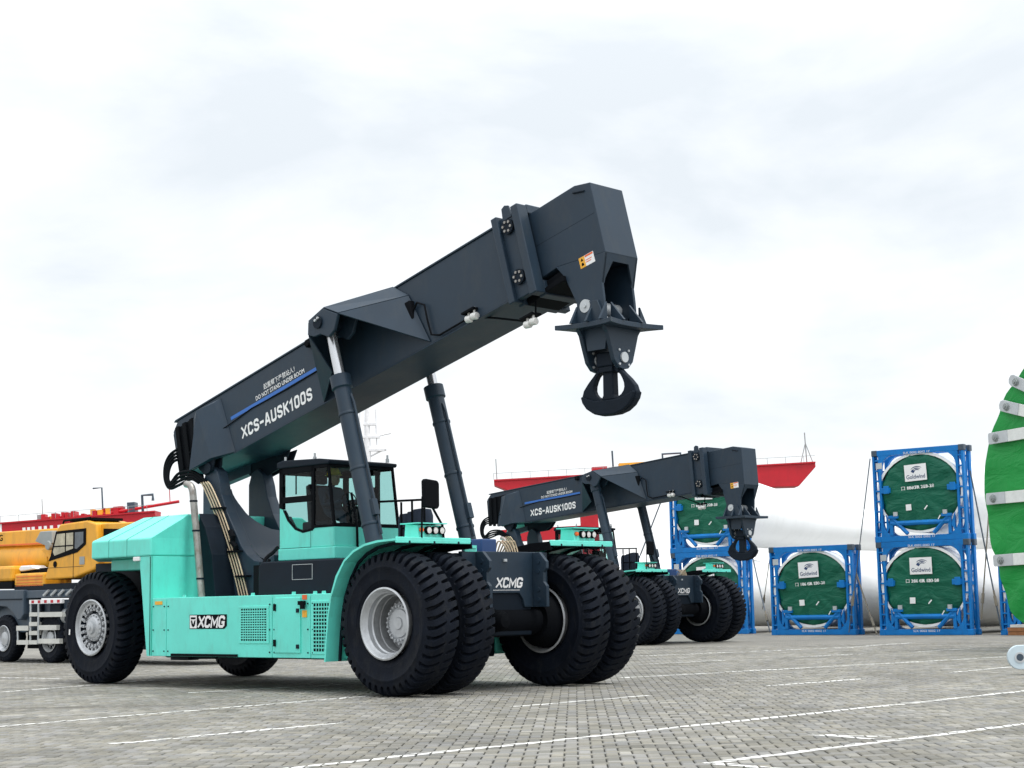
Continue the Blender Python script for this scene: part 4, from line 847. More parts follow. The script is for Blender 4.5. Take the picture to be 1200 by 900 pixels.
# ------------------------------------------------------------------ driver
def mpt(x, y, z): return Vector((ORG[0], ORG[1], 0)) + XM * x + YM * y + Vector((0, 0, z))
def person(name, base, scale=1.0):
    J = {'pel': (0,0,.0,.15), 'chest': (-.04,0,.33,.17), 'neck': (-.02,0,.52,.065), 'head': (.03,0,.66,.10), 'crown': (.03,0,.76,.07),
         'shl': (-.03,.19,.45,.07), 'ell': (.06,.25,.20,.05), 'wrl': (.30,.17,.24,.035), 'hdl': (.40,.14,.27,.035), 'shr': (-.03,-.19,.45,.07), 'elr': (.06,-.25,.20,.05), 'wrr': (.30,-.17,.24,.035), 'hdr': (.40,-.14,.27,.035),
         'kl': (.42,.13,.05,.08), 'al': (.46,.13,-.36,.055), 'tl': (.62,.13,-.42,.05), 'kr': (.42,-.13,.05,.08), 'ar': (.46,-.13,-.36,.055), 'tr': (.62,-.13,-.42,.05)}
    E_ = [('pel','chest'),('chest','neck'),('neck','head'),('head','crown'),('chest','shl'),('shl','ell'),('ell','wrl'),('wrl','hdl'),('chest','shr'),('shr','elr'),('elr','wrr'),('wrr','hdr'),('pel','kl'),('kl','al'),('al','tl'),('pel','kr'),('kr','ar'),('ar','tr')]
    ks = list(J); me = bpy.data.meshes.new(name); me.from_pydata([J[k][:3] for k in ks], [(ks.index(a), ks.index(b)) for a, b in E_], [])
    o = bpy.data.objects.new(name, me); COL.objects.link(o); me.materials.append(CLOTH)
    sk = o.modifiers.new('skin', 'SKIN'); sk.use_smooth_shade = True
    for i, k in enumerate(ks): me.skin_vertices[0].data[i].radius = (J[k][3], J[k][3])
    me.skin_vertices[0].data[0].use_root = True
    sb = o.modifiers.new('sub', 'SUBSURF'); sb.levels = 1; sb.render_levels = 2
    o.location = base; o.rotation_euler = (0, 0, YAW)
    f = MB(); f.lathe([(.001,.12),(.06,.10),(.092,.03),(.09,-.05),(.06,-.11),(.001,-.12)], 16, (.045,0,.655), 'z'); f.lathe([(.001,.05),(.014,0),(.018,-.02),(.001,-.03)], 8, (.135,0,.65), 'z'); f.build('face', SKIN, o, smooth=60)
    h = MB(); h.lathe([(.001,.13),(.06,.115),(.105,.06),(.122,0),(.15,-.012),(.122,-.02)], 20, (.03,0,.72), 'z'); h.build('helmet', HELM, o, smooth=50)
    return o
drv = person('person', mpt(-3.66, -.05, 2.68))
tag(drv, 'driver in dark work clothes and yellow helmet seated in the front machine cab', 'person')

# ------------------------------------------------------------------ wind turbine blades in blue root frames
FW, FH, FD = 3.28, 3.07, 0.62
FYAW = YAW + 0.079; XF = Vector((math.cos(FYAW), math.sin(FYAW), 0)); YF = Vector((-math.sin(FYAW), math.cos(FYAW), 0))
def make_frame():
    root = empty('blade_root_frame')
    def ring(y0, y1, name):
        mb = MB(); c = .185
        mb.box(0, FW, y0, y1, FH - c, FH); mb.box(0, FW, y0, y1, 0, c)
        for x0 in (0, FW - .30):
            xa, xb = (x0, x0 + .22) if x0 == 0 else (x0 + .20, x0)
            mb.box(xa, xa + .075, y0, y1, c, FH - c); mb.box(xb, xb + .08, y0, y1, c, FH - c)
            for k in range(8):
                zz = c + .12 + (FH - 2*c - .3) * k / 7
                mb.box(min(xa,xb) + .07, max(xa,xb) + .02, y0 + .02, y1 - .02, zz, zz + .055)
        for sx, x0 in ((1, .30), (-1, FW - .30)):
            for sz, z0 in ((1, c), (-1, FH - c)):
                R_ = .46; pts = [(x0, z0)]
                for k in range(7):
                    t = k / 6 * math.pi / 2; pts.append((x0 + sx * R_ * (1 - math.sin(t)), z0 + sz * R_ * (1 - math.cos(t))))
                mb.prism(pts, y0 + .003, y1 - .003)
        return mb.build(name, BLUE, root, bev=.01)
    ring(0, .16, 'front_ring'); ring(FD - .16, FD, 'rear_ring')
    for x in (.05, FW - .19):
        for zz in (.06, FH - .2): B(x, x + .10, .16, FD - .16, zz, zz + .10).build('side_rail', BLUE, root)
        B(x + .02, x + .12, .16, FD - .16, 1.6, 1.72).build('side_rail', BLUE, root)
        MB().tube([(x + .07, .1, .2), (x + .07, FD - .1, FH - .2)], .035, 6).build('side_brace', BLUE, root); MB().tube([(x + .07, .1, FH - .2), (x + .07, FD - .1, .2)], .035, 6).build('side_brace', BLUE, root)
    for x in (-.015, FW - .185):
        for zz in (-.012, FH - .19):
            for y in (-.02, FD - .18): MB().box(x, x + .20, y, y + .20, zz, zz + .20).build('corner_casting', CARRIER if zz > 1 else BLUE, root, bev=.02)
    cr_ = MB(); cr_.tube([(.60, .04, .60), (FW - .60, .04, .60)], .085, 8)
    for s in (1, -1):
        xx = (lambda v: v if s > 0 else FW - v)
        cr_.tube([(xx(.62), .02, .80), (xx(1.18), .02, .24)], .07, 6); cr_.box(min(xx(.55), xx(.66)), max(xx(.55), xx(.66)), -.02, .12, .2, .85); cr_.box(min(xx(.52), xx(.86)), max(xx(.52), xx(.86)), -.06, .14, .76, .86)
        cr_.prism([(xx(.56), .5), (xx(.42), .26), (xx(.42), .9)], .0, .12)
    cr_.build('cradle', BLUE, root, bev=.008)
    for x0, x1 in ((.30, .62), (FW - .62, FW - .30)):
        MB().box(x0, x1, -.05, .12, 1.62, 1.80).box((x0 + x1) / 2 - .05, (x0 + x1) / 2 + .14, -.09, -.04, 1.60, 1.86).build('clamp', BLUE, root, bev=.01)
    for xx in (.72, FW - .80): MB().box(xx, xx + .14, -.07, -.02, .84, .98).build('clamp_bolt', GALV, root)
    MB().box(.14, .36, -.012, -.001, FH - .62, FH - .42).build('data_plate', GALV, root)
    text('SLK 0002 0002 17', 'lettering', WHITE, root, (1.15, -.003, FH - .18), (1,0,0), (0,0,1), .95, .07)
    text('SLK 0002 0002 17', 'lettering', WHITE, root, (1.2, -.003, .10), (1,0,0), (0,0,1), .95, .07)
    return root
def make_blade(length=42.0):
    root = empty('turbine_blade')
    secs = [(-.04,1.46,1.52,0),(-.04,1.56,1.62,0),(.9,1.56,1.62,0),(2.5,1.54,1.55,-.05),(5,1.36,1.5,-.26),(9,1.14,1.4,-.46),(15,1.0,1.1,-.55),(22,.8,.7,-.6),(30,.5,.4,-.6),(length,.2,.08,0)]
    n = 40; vs = []; fs = []
    for (y, a, b, sh) in secs:
        for k in range(n):
            t = 2 * math.pi * k / n; vs.append((b * math.cos(t), y, a * .94 * math.sin(t) + sh))
    for i in range(len(secs) - 1):
        for k in range(n): fs.append((i*n+k, i*n+(k+1) % n, (i+1)*n+(k+1) % n, (i+1)*n+k))
    # the root itself is a little wider than high under its cover
    mb = MB(); mb.add(vs, fs); mb.build('shell', BLADE, root, smooth=40)
    # domed, puckered tarpaulin over the root end
    mb = MB(); nr, na = 12, 72; V = [(0, -.05, 0)]; Fs = []
    rnd = random.Random(3); ph = [rnd.uniform(0, 6.28) for _ in range(6)]
    for i in range(1, nr + 1):
        f = i / nr
        for k in range(na):
            t = 2 * math.pi * k / na
            w = .026 * f * (math.sin(11*t + ph[0] + 2*f) + .7 * math.sin(17*t + ph[1] - 3*f) + .6 * math.sin(6*t + ph[2] + 5*f) + .5 * math.sin(29*t + ph[3]))
            dep = -.06 + w * (.4 + .6 * f) + (.11 * max(0, (f - .93) / .07) if f > .93 else 0)
            rr = f * (1 + .008 * math.sin(13 * t + ph[4]))
            V.append((1.49 * rr * math.cos(t), dep, 1.425 * rr * math.sin(t)))
    for k in range(na): Fs.append((0, 1 + (k+1) % na, 1 + k))
    for i in range(nr - 1):
        for k in range(na): a = 1 + i*na; Fs.append((a + k, a + (k+1) % na, a + na + (k+1) % na, a + na + k))
    mb.add(V, Fs); cov = mb.build('root_cover', GREEN, root, smooth=60)
    sg = MB().box(-.46, .36, -.135, -.125, .42, 1.02).build('sign', WHITE, cov)
    dk = paint('sign_ink', (.02, .05, .14), .6) if 'sign_ink' not in bpy.data.materials else bpy.data.materials['sign_ink']
    text('Goldwind', 'lettering', dk, cov, (-.40, -.138, .50), (1,0,0), (0,0,1), .70, .15, bold=.01)
    mb = MB()
    for r0, off in ((.20, 0), (.15, -.03), (.10, -.05)):
        pts = []
        for k in range(9):
            t = R(165 - 125 * k / 8); pts.append((-.04 + r0 * 1.15 * math.cos(t) + .05, r0 * .55 * math.sin(t) + off))
        for k in range(8):
            w0 = .028 * math.sin((k + .3) / 9 * math.pi) + .006; w1 = .028 * math.sin((k + 1.3) / 9 * math.pi) + .006
            a, b = pts[k], pts[k+1]; mb.add([(a[0], -.138, .80 + a[1]), (b[0], -.138, .80 + b[1]), (b[0], -.138, .80 + b[1] + w1), (a[0], -.138, .80 + a[1] + w0)], [(0,1,2,3)])
    mb.add([(-.22,-.138,.76),(-.12,-.138,.70),(-.06,-.138,.78),(-.16,-.138,.84)], [(0,1,2,3)])
    mb.build('emblem', dk, cov, norm=False)
    MB().box(-.52, -.32, -.135, -.12, -.62, -.40).build('document_pouch', WHITE, cov)
    MB().slab([(.15,-.13,-.62),(.18,-.13,-.65),(.30,-.13,-.52),(.27,-.13,-.49)], .012).slab([(.62,-.12,-1.02),(.65,-.12,-1.04),(.74,-.12,-.90),(.71,-.12,-.88)], .012).build('tie_tape', WHITE, cov)
    return root
fr0 = make_frame(); bl0 = make_blade()
FPOS = [((5.997, 64.39), 2, 'stack behind the rear stacker hook', '口 186 FR 120-28'), ((9.024, 59.42), 1, 'lone frame between the two stacks', '口 106 GR 203-30'),
        ((12.115, 56.07), 2, 'stack left of the bright green cover', '口 201 GR 503 04'), ((15.38, 53.40), 1, 'lone frame beneath the bright green cover', '口 186 FR 120-28')]
first = True
for (x, y), nlev, w, code in FPOS:
    for lev in range(nlev):
        f = fr0 if first else copy_tree(fr0); b = bl0 if first else copy_tree(bl0); first = False
        f.location = (x - .01 * lev, y, lev * (FH + .006) + .005); f.rotation_euler = (0, 0, FYAW + .006 * (lev - .5))
        ctr = Vector((x, y, 0)) + XF * (FW / 2) + YF * .10
        b.location = (ctr.x, ctr.y, lev * (FH + .006) + 1.60); b.rotation_euler = (0, random.uniform(-.05, .05), FYAW); b.scale = (.955, 1, .915)
        pos = ('top' if lev == 1 else 'bottom') if nlev == 2 else ''
        tag(f, (pos + ' blue frame of the ' + w) if pos else ('blue ' + w), 'transport frame', 'blue blade root frames')
        tag(b, 'green wrapped blade in ' + (('the ' + pos + ' frame of the ' + w) if pos else ('the ' + w)), 'turbine blade', 'wrapped turbine blades')
        for ch in b.children:
            if ch.name.startswith('root_cover'):
                text(code if lev == 0 else '口 86-GR 203-38', 'lettering', WHITE, ch, (-.62, -.15, .12), (1,0,0), (0,0,1), 1.22, .13, bold=.01)
# a far blade lying across the yard behind the rear machine
fb = MB(); secs = [(-22,.4,.15),(-14,1.3,.7),(-6,2.0,1.2),(2,1.9,1.4),(8,1.6,1.5),(12,1.55,1.5)]; V = []; Fs = []; n = 32
for (x, a, b) in secs:
    for k in range(n): t = 2*math.pi*k/n; V.append((x, b*math.cos(t), a*math.sin(t)))
for i in range(len(secs)-1):
    for k in range(n): Fs.append((i*n+k, i*n+(k+1) % n, (i+1)*n+(k+1) % n, (i+1)*n+k))
Fs.append(tuple(range(5*n, 6*n))); fb.add(V, Fs)
far_blade = fb.build('turbine_blade', BLADE, smooth=40, loc=(4.4, 96, 2.1)); far_blade.rotation_euler = (0, 0, R(6))
tag(far_blade, 'white blade lying on the ground far behind the rear reach stacker', 'turbine blade', 'wrapped turbine blades')

# lashing chains and ropes from the frames to the ground
def lash(p, q, r, mat, label, cat='lashing', sag=.03):
    P, Q = Vector(p), Vector(q); mb = MB(); r *= .8
    mb.tube([P, P.lerp(Q, .33) - Vector((0,0,sag)), P.lerp(Q, .66) - Vector((0,0,sag)), Q], r, 6)
    k = P.lerp(Q, .82)
    o = mb.build('lashing_chain' if mat is not ROPE else 'lashing_rope', mat, smooth=50)
    d = (Q - P).normalized()
    MB().tube([k - d*.16, k + d*.16], .05, 8).tube([k - d*.34, k - d*.16], .03, 6).build('turnbuckle', ROPE, o)
    tag(o, label, cat, 'lashings tying down the blade frames'); return o
def fp(i, lx, ly, z): x, y = FPOS[i][0]; v = Vector((x, y, 0)) + XF * lx + YF * ly; return (v.x, v.y, z)
lash(fp(2, -.05, -.05, 5.9), fp(2, -1.05, -.2, .1), .022, CARRIER, 'dark chain slanting down left of the tall frame stack')
lash(fp(2, FW + .05, .3, 5.3), fp(3, .05, -.1, .15), .03, CARRIER, 'dark chain slanting down right of the tall frame stack')
lash(fp(3, -.2, .1, 4.2), fp(2, FW + .25, .1, .5), .028, ROPE, 'tan rope crossing the chain right of the tall frame stack')
lash(fp(1, FW - .1, .4, 2.1), fp(2, -.1, -.05, .05), .035, ROPE, 'tan rope with turnbuckle between the lone frame and the tall stack')
lash(fp(0, FW + .1, .4, 2.9), fp(1, -.2, .2, .1), .03, CARRIER, 'dark chain slanting down between stacker hook and lone frame')
lash(fp(1, -.1, .2, 2.7), fp(0, FW + .4, .5, .9), .018, ROPE, 'thin rope crossing the chain left of the lone frame')
lash(fp(0, -.05, -.1, 5.6), fp(0, -2.7, -.4, .1), .03, CARRIER, 'dark chain slanting down left from the half hidden stack')

# ------------------------------------------------------------------ bright green covered section at the right
def drum():
    ctr = Vector((12.45, 36.0, 3.505)); az = R(66)             # axis heads away to the right
    root = empty('tower_section', (ctr.x, ctr.y, 0), -az)      # local +Y is the axis
    rad = 3.52; zc = 3.505
    mb = MB(); mb.lathe([(.001,.05),(rad*.96,.05),(rad*.96,1.2),(rad*.95,1.3),(rad*.95,14)], 72, (0,0,zc)); mb.build('shell', BLADE, root, smooth=40)
    mb = MB(); na, nr = 120, 14; V = [(0,-.12,zc)]; Fs = []
    for i in range(1, nr + 1):
        f = i / nr
        for k in range(na):
            t = 2*math.pi*k/na
            lo = max(0, -math.sin(t)) * f
            w = .02*math.sin(9*t + 4*f) + .015*math.sin(23*t - 6*f) + .05*lo*math.sin(31*t + 3*f) + .03*lo*math.sin(17*t+9*f)
            d = -.10 + w*f + (.9*max(0,(f-.93)/.07))
            rr = rad * f * (1.01 + .13 * f * math.exp(-((t - R(226)) / R(13)) ** 2) + .006*math.sin(19*t) + .02*lo*math.sin(13*t))
            V.append((rr*math.cos(t), d, zc + rr*math.sin(t)))
    for k in range(na): Fs.append((0, 1+(k+1) % na, 1+k))
    for i in range(nr-1):
        for k in range(na): a = 1+i*na; Fs.append((a+k, a+(k+1) % na, a+na+(k+1) % na, a+na+k))
    mb.add(V, Fs); mb.build('tarpaulin', LIME, root, smooth=60)
    # strap plates bolted over the rim
    rows = [(3.12, R(-28), 1.2, -1.55), (2.66, R(-24), 1.4, -2.12), (2.10, R(-16), 2.6, -2.50), (1.35, R(1), 4.0, -2.94), (-.04, R(0), 4.2, -3.14), (-1.47, R(1), 3.8, -3.0)]
    for (dz, tilt, ln, x0) in rows:
        w = .135
        c, s = math.cos(tilt), math.sin(tilt)
        def pt(a, b): return (x0 + a*c - b*s, zc + dz + a*s + b*c)
        mb = MB(); mb.prism([pt(.62,-w), pt(ln,-w), pt(ln,w), pt(.62,w)], -.20, -.17); sp = mb.build('strap', STRAPW, root, bev=.01)
        end = [pt(.66,-w), pt(.66,w), pt(.12,w), pt(.03,w*.7), pt(0,0), pt(.03,-w*.7), pt(.12,-w)] if dz > 2 else [pt(.66,-w), pt(.66,w), pt(.03,w), pt(0,w*.7), pt(0,-w*.7), pt(.03,-w)]
        MB().prism(end, -.215, -.185).build('strap_end', GALV, sp, bev=.008)
        q = pt(.26, 0); mb = MB(); mb.lathe([(.001,-.29),(.035,-.29),(.035,-.265),(.075,-.265),(.075,-.235),(.10,-.232),(.10,-.21)], 8, (q[0],0,q[1])); mb.build('bolt', FARG, sp)
    for dx in (-1.6, 1.6): MB().prism([(dx-.5,.0),(dx+.5,.0),(dx+.45,.45),(dx-.45,.45)], .3, 1.2).build('cradle', CARRIER, root)
    tag(root, 'huge round section under bright green tarp with bolted white straps at right edge', 'tower section')
    return root
dr = drum()
tb = empty('timber_block', (15.75, 52.9, 0), YAW); MB().box(-.2,1.6,-.25,.25,.0,.12).build('plank', WOOD, tb); MB().box(-.2,1.6,-.27,.23,.125,.24).build('plank', WOOD, tb); MB().box(-.1,1.5,-.28,.22,.245,.33).build('plank', TREAD, tb)
tag(tb, 'stacked brown timber planks on the ground under the bright green tarp', 'timber')
lg = empty('lifting_lug', (7.70, 26.5, 0), R(-4))
mb = MB(); pts = [(1.6,.10),(1.6,.50)] + [(.19 + .19*math.cos(R(a)) , .27 + .19*math.sin(R(a))) for a in range(100, 281, 15)] + [(.5,.03)]
mb.prism(pts, -.04, .04); mb.build('plate', PALEB, lg, bev=.01)
MB().lathe([(.055,-.05),(.085,-.05),(.085,.05),(.055,.05),(.055,-.05)], 20, (.19,0,.27)).build('boss', GALV, lg, smooth=40); MB().lathe([(.001,-.05),(.058,-.05)], 20, (.19,0,.27)).build('bore', CARRIER, lg)
B(.6,1.6,-.3,.3,0,.06).build('foot', PALEB, lg)
tag(lg, 'pale blue steel lug plate with round hole at the lower right edge', 'lifting lug')

# ------------------------------------------------------------------ yellow truck crane behind the rear wheel
def truck_crane():
    root = empty('truck_crane', tuple(mpt(0, 0, 0)), YAW)
    y = 4.32
    def tw(x, yy, r=.60):
        w = empty('wheel', (x, yy, r), 0, root)
        tyre_mesh(r, .34, 30, .35).build('tyre', RUBBER, w, smooth=35)
        mb = MB(); k = r; mb.lathe([(k*.52,-.16),(k*.56,-.175),(k*.53,-.185),(k*.48,-.14),(k*.40,-.06),(k*.30,-.05),(k*.28,-.14),(k*.16,-.15),(.001,-.16)], 32)
        for q in range(10): t = q*.628; mb.lathe([(.02,-.05),(.02,-.10),(.001,-.1)], 6, (k*.36*math.cos(t),0,k*.36*math.sin(t)))
        mb.build('rim', SILVER, w, smooth=35)
    for x in (-21.95, -19.75, -24.0, -17.6): tw(x, y + .19)
    for x in (-21.95, -19.75): tw(x, y + 2.0)
    body = MB(); body.prism([(-25,1.87),(-20.95,1.82),(-20.93,1.20),(-21.06,1.08),(-21.20,1.06),(-21.42,1.24),(-21.75,1.40),(-22.1,1.42),(-22.5,1.30),(-25,1.30)], y - .02, y + .5)
    body.box(-25, -14, y + .15, y + 2.3, .75, 1.55); body.box(-20.95, -14, y + .05, y + 2.3, 1.60, 1.80)
    body.build('carrier', CARRIER, root, bev=.02)
    MB().prism([(-25,1.62),(-21.0,1.60),(-21.0,1.57),(-25,1.59)], y - .04, y - .02).build('body_crease', DARK, root)
    MB().box(-20.9, -14, y + .1, y + 2.2, .35, .8).build('underframe', BLACK, root)
    for (x0, x1) in ((-20.7, -20.2), (-19.8, -19.3), (-18.8, -18.2)): MB().box(x0, x1, y + .05, y + .4, .9, 1.45).build('tool_box', DARK, root, bev=.03)
    MB().lathe([(.001,-.3),(.2,-.3),(.2,.3),(.001,.3)], 16, (-19.15, y + .25, 1.15), 'x').build('air_tank', GALV, root, smooth=40)
    lad = MB(); lad.tube([(-20.50, y - .06, 1.50), (-20.48, y - .06, .48)], .028, 6); lad.tube([(-20.13, y - .06, 1.50), (-20.11, y - .06, .48)], .028, 6); ld = lad.build('ladder', GALV, root)
    for zz in (1.20, .96, .74, .51): B(-20.50, -20.12, y - .10, y + .05, zz - .05, zz + .05).build('rung', TREAD, ld)
    for (x0, x1, z0, z1) in ((-20.08,-19.0,1.13,1.25),(-20.08,-19.25,.81,.93),(-20.08,-19.1,.48,.60),(-21.15,-20.58,.80,.92),(-21.12,-20.56,.45,.56)):
        B(x0, x1, y - .08, y + .02, z0, z1).build('step', TREAD, root)
    MB().tube([(-21.15,y-.04,.9),(-21.12,y-.04,.46)], .025, 6).build('step_bracket', GALV, root)
    rl = B(-20.53, -19.0, y - .09, y - .02, 1.46, 1.56).build('marker_rail', WHITE, root)
    for k in range(5): B(-20.42 + .30*k, -20.30 + .30*k, y - .094, y - .02, 1.475, 1.545).build('red_patch', RED, rl)
    # superstructure
    B(-21.6, -15, y + .1, y + 2.2, 1.80, 1.95).build('turntable', DARK, root)
    for k in range(4): MB().tube([(-20.0 + .35*k, y + .0, 1.66), (-19.8 + .35*k, y + .02, 1.78)], .035, 6).build('hose_end', GALV, root)
    MB().prism([(-19.99,2.05),(-19.74,2.56),(-19.52,3.19),(-19.31,3.40),(-18.10,3.44),(-17.69,3.35),(-17.50,2.42),(-17.74,2.24),(-18.62,2.07)], y, y + 1.1).build('cab', YELLOW, root, bev=.04)
    cb = [o for o in root.children if o.name.startswith('cab')][-1]
    MB().prism([(-19.80,2.50),(-19.70,2.62),(-19.46,3.23),(-18.10,3.25),(-18.10,2.86),(-18.48,2.68)], y - .012, y + .01).build('window_frame', BLACK, cb)
    MB().prism([(-19.58,2.72),(-19.40,3.16),(-18.66,3.17),(-18.66,2.78),(-19.50,2.63)], y - .018, y - .013).build('window_pane', paint('pane_warm', (.46,.42,.30), .15, var=.35, scale=5), cb)
    MB().prism([(-18.58,3.17),(-18.20,3.17),(-18.20,2.90),(-18.50,2.76),(-18.58,2.78)], y - .018, y - .013).build('window_pane', paint('pane_dark', (.08,.10,.12), .1, var=.3, scale=4), cb)
    MB().box(-19.02,-18.98,y-.024,y-.017,2.72,3.17).box(-19.55,-18.66,y-.024,y-.017,2.84,2.87).build('window_bar', BLACK, cb)
    MB().box(-18.665,-18.645,y-.004,y+.0,2.07,2.72).box(-19.9,-18.2,y-.004,y,2.33,2.34).build('door_seam', DARK, cb)
    MB().lathe([(.001,-.02),(.075,-.02),(.075,.0)], 16, (-19.48,y,2.42)).build('door_latch', BLACK, cb)
    B(-18.36,-18.15,y-.015,y,2.38,2.57).build('vent', FARG, cb)
    MB().tube([(-19.4,y+.1,3.25),(-19.2,y+.05,3.48),(-18.0,y+.05,3.50)], .025, 6).box(-19.0,-17.9,y+.1,y+.9,3.44,3.50).build('roof_rail', BLACK, cb)
    MB().prism([(-17.69,3.35),(-15.4,3.30),(-15.4,2.2),(-17.60,2.2)], y + .15, y + 1.6).build('engine_house', YELLOW, root, bev=.03)
    MB().prism([(-17.55,3.22),(-16.85,3.18),(-16.95,2.98),(-17.55,2.74)], y + .13, y + .15).build('rear_window', BLACK, root)
    # boom lies along the carrier, over the left edge of the picture
    bm_ = MB(); bm_.prism([(-27,3.44),(-18.6,3.36),(-18.6,2.94),(-27,3.06)], y + .75, y + 1.75); bmo = bm_.build('boom', YELLOW, root, bev=.03)
    MB().tube([(-27,y+1.15,2.74),(-18.6,y+1.15,2.62)], .44, 28).build('boom_belly', YELLOW, bmo, smooth=40)
    MB().tube([(-21.1,y+1.15,2.70),(-21.05,y+1.15,2.70)], .465, 28).tube([(-20.3,y+1.15,2.65),(-20.25,y+1.15,2.65)], .465, 28).build('boom_band', YELLOW, bmo)
    MB().prism([(-27,3.10),(-18.6,3.00),(-18.6,2.97),(-27,3.07)], y + .735, y + .75).build('boom_line', ORANGE, bmo)
    MB().prism([(-21.1,2.84),(-20.4,2.86),(-19.8,2.30),(-20.0,2.16)], y + .55, y + .66).build('boom_foot', YELLOW, bmo, bev=.01)
    MB().prism([(-21.25,3.06),(-21.0,3.30),(-20.45,3.30),(-20.40,2.98),(-20.7,2.92)], y + .45, y + .74).lathe([(.001,-.1),(.12,-.1),(.12,.2),(.001,.2)], 14, (-20.55,y+.5,2.93)).build('winch_motor', FARG, bmo, bev=.02)
    for k, ch in enumerate(('G',)): text(ch, 'lettering', BLACK, bmo, (-23.6, y + .748, 3.16), (1,0,-.01), (0,0,1), .2, .17, bold=.02)
    text('100T', 'lettering', BLACK, bmo, (-20.0, y + .748, 3.12), (1,0,-.01), (0,0,1), .42, .12, bold=.01) if False else None
    B(-22.9,-21.66,y+.05,y+.9,2.05,2.45).build('side_cover', YELLOW, root, bev=.08); B(-22.9,-21.65,y+.05,y+.9,1.87,2.04).build('cover_base', BLACK, root)
    gh = B(-21.62,-20.15,y+.1,y+.9,1.86,2.24).build('winch_housing', YELLOW, root, bev=.05)
    for k in range(4): B(-21.5,-20.25,y+.085,y+.11,1.92+.075*k,1.935+.075*k).build('louvre', ORANGE, gh)
    MB().prism([(-21.6,2.36),(-21.5,2.44),(-21.0,2.44),(-20.7,2.34),(-21.5,2.30)], y + .2, y + .6).build('air_cleaner', WHITE, root, bev=.03)
    B(-21.7,-20.2,y+.3,y+.9,2.22,2.36).build('winch_drum', BLACK, root)
    tag(root, 'yellow truck crane behind the rear wheel of the front reach stacker', 'truck crane')
truck_crane()

# ------------------------------------------------------------------ red crane booms and mast far behind
def red_boom(loc, L_len, hL, hR, tipL, tipR, rz, label, legs=(), decks=True):
    """box girder along local X; pointed undersides at the ends; walkway with rail on top"""
    root = empty('crane_boom', loc, rz)
    pts = [(0,0),(0,-.25)] if tipL else [(0,0),(0,-hL)]
    if tipL: pts += [(tipL,-hL)]
    pts += [(L_len - (tipR or 0), -hR), (L_len, -.25 if tipR else -hR), (L_len, 0)]
    MB().prism(pts, -.9, .9).build('girder', RED, root, bev=.02)
    MB().prism([(0,.0),(L_len,.0),(L_len,.10),(0,.10)], -1.0, 1.0).build('flange', RED, root)
    rail = MB()
    for k in range(int(L_len / 1.2) + 1): x = min(L_len, 1.2*k); rail.tube([(x,-.95,.1),(x,-.95,.50)], .016, 5)
    rail.tube([(0,-.95,.50),(L_len,-.95,.50)], .014, 5); rail.build('handrail', FARG, root)
    return tag(root, label, 'crane boom', 'red crane booms far behind')
rb1 = red_boom((-42.0, 110, 7.3), 18.5, 1.4, 1.1, 0, 3.5, R(0), 'dark red crane boom beyond the yellow crane at far left')
rq = random.Random(5)
for k in range(22):
    x = 10.6 + .27 * k + rq.uniform(-.06, .06); w_ = rq.uniform(.14, .34); h_ = rq.uniform(.12, .42) + (.2 if 14 < x < 16.2 else 0)
    B(x, x + w_, rq.uniform(-.8, -.2), .4, .1, .1 + h_).build('deck_box', rq.choice([RED, RED, RED, LABELY, CARRIER, FARG]), rb1)
MB().box(16.6,17.1,-.5,.5,.15,.8).build('deck_gear', CARRIER, rb1); MB().tube([(17.6,-.4,.1),(17.6,-.4,1.2),(18.3,-.4,1.2),(18.3,-.4,.8)], .10, 6).build('davit', CARRIER, rb1); MB().tube([(15.0,-.5,.5),(15.0,-.5,1.9),(14.4,-.5,1.9)], .06, 6).build('lamp_post', CARRIER, rb1)
MB().tube([(14.5,-.5,.1),(20.0,-.3,.62)], .10, 6).tube([(19.4,-.3,.5),(19.4,-.3,1.9)], .03, 5).build('jib_tip', RED, rb1)
MB().tube([(5.8,0,.1),(5.8,0,1.7)], .025, 5).tube([(10.9,0,.1),(10.9,0,1.5)], .03, 5).build('antenna', FARG, rb1)
rb1.rotation_euler = (0, R(-3.4), 0); rb1.location = (-42.0, 110, 6.55)
B(3.0, 4.4, -.7, .7, -6.9, -1.3).build('support_leg', RED, rb1)
sg_ = MB().box(7.75,8.45,-.93,-.905,-1.0,.05).build('sign', WHITE, rb1); MB().prism([(8.1,-.78),(8.28,-.48),(8.1,-.2),(7.92,-.48)], -.95, -.931).build('sign_mark', BLACK, rb1)
text('MARINE', 'lettering', WHITE, rb1, (9.7,-.91,-.62), (1,0,0), (0,0,1), 2.4, .22, bold=.01) if False else None
mb = MB()
for x in (9.8,10.1,10.4,10.85,11.2,11.6,12.1): mb.box(x, x+.2, -.915,-.902, -.55, -.35)
mb.build('painted_mark', WHITE, rb1)
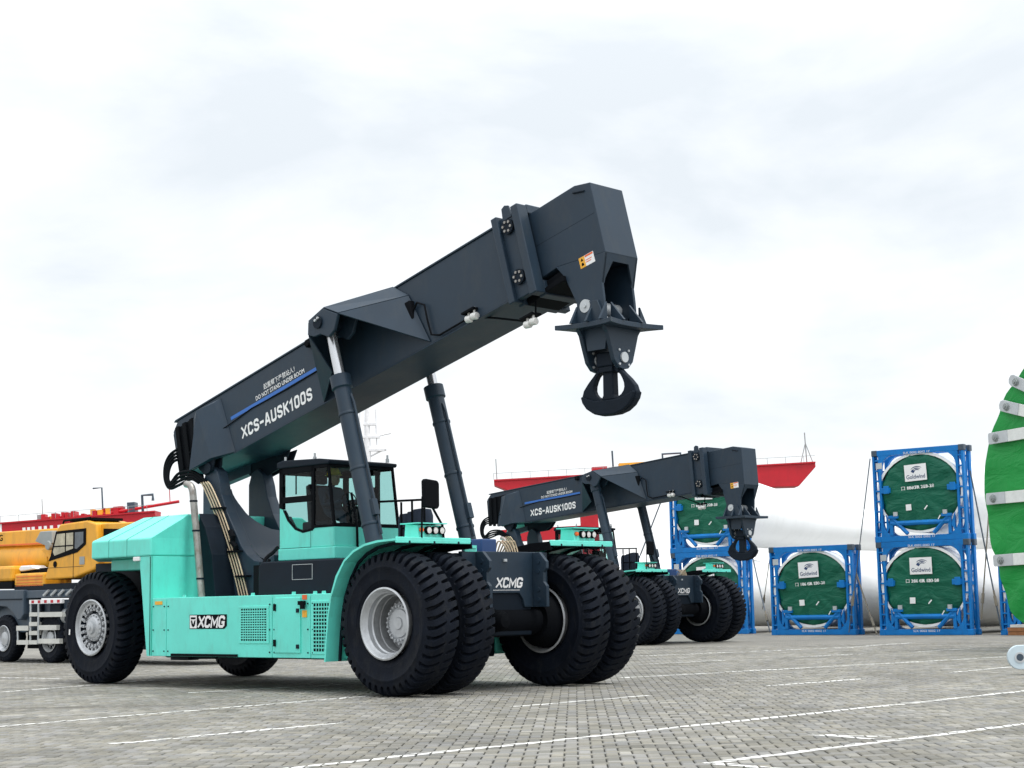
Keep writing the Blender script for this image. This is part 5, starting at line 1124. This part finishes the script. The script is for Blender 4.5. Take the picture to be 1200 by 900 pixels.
rb2 = red_boom((-1.30, 110, 9.28), 21.15, .95, 1.45, 1.5, 1.2, R(0), 'bright red crane boom pointing right behind the rear reach stacker')
rb2.rotation_euler = (0, R(-2.2), 0)
for xx in (5.55,): B(xx, xx + 1.15, -.55, .55, -9.45, -.9).build('support_leg', RED, rb2)
B(.3, 6.7, -.5, .5, -4.0, -3.2).build('cross_beam', RED, rb2)
MB().tube([(.2,-.3,.1),(.2,-.3,1.5)], .035, 5).tube([(20.7,-.3,.1),(20.7,-.3,2.1)], .04, 5).tube([(20.3,-.3,.1),(20.7,-.3,1.4)], .03, 5).tube([(21.1,-.3,.1),(20.7,-.3,1.4)], .03, 5).build('antenna', FARG, rb2)
MB().box(6.5,7.5,-.5,.5,.1,.6).box(7.6,8.3,-.5,.5,.1,.5).build('winch_unit', RED, rb2); MB().box(8.3,10.6,-.5,.5,.1,.75).build('yellow_gear', LABELY, rb2)
MB().tube([(11.2,-.4,.1),(11.2,-.4,1.2),(12.4,-.4,1.2),(12.4,-.4,.1)], .08, 6).build('davit', CARRIER, rb2); MB().tube([(7.9,-.4,.1),(7.9,-.4,1.6)], .06, 6).build('lamp_post', CARRIER, rb2)
B(5.2,6.3,-.93,-.905,-.35,-.05).build('sign', WHITE, rb2)
mast = empty('radar_mast', (-22.0, 250, 0)); mast.scale = (.85, .85, .98)
MB().tube([(0,0,0),(0,0,20),(0,0,33)], [.9,.8,.35], 8).build('pole', MASTW, mast, smooth=50)
for (z_, w_) in ((25.0, 2.2), (27.0, 1.6), (29.0, 1.1)): MB().box(-w_*.6, w_*1.4, -.5, .5, z_, z_ + .3).build('platform', MASTW, mast)
mb = MB()
for x in (-1.4, 1.7): mb.tube([(x,0,26),(x*.9,0,31.5)], .14, 5)
mb.tube([(0,0,24.0),(2.6,0,25.1)], .15, 5); mb.tube([(1.5,0,27.3),(4.2,0,27.8)], .16, 5); mb.tube([(2.6,0,25.3),(3.4,0,25.3)], .3, 6); mb.build('antenna', MASTW, mast)
tag(mast, 'pale ship radar mast far away under the main boom', 'mast')
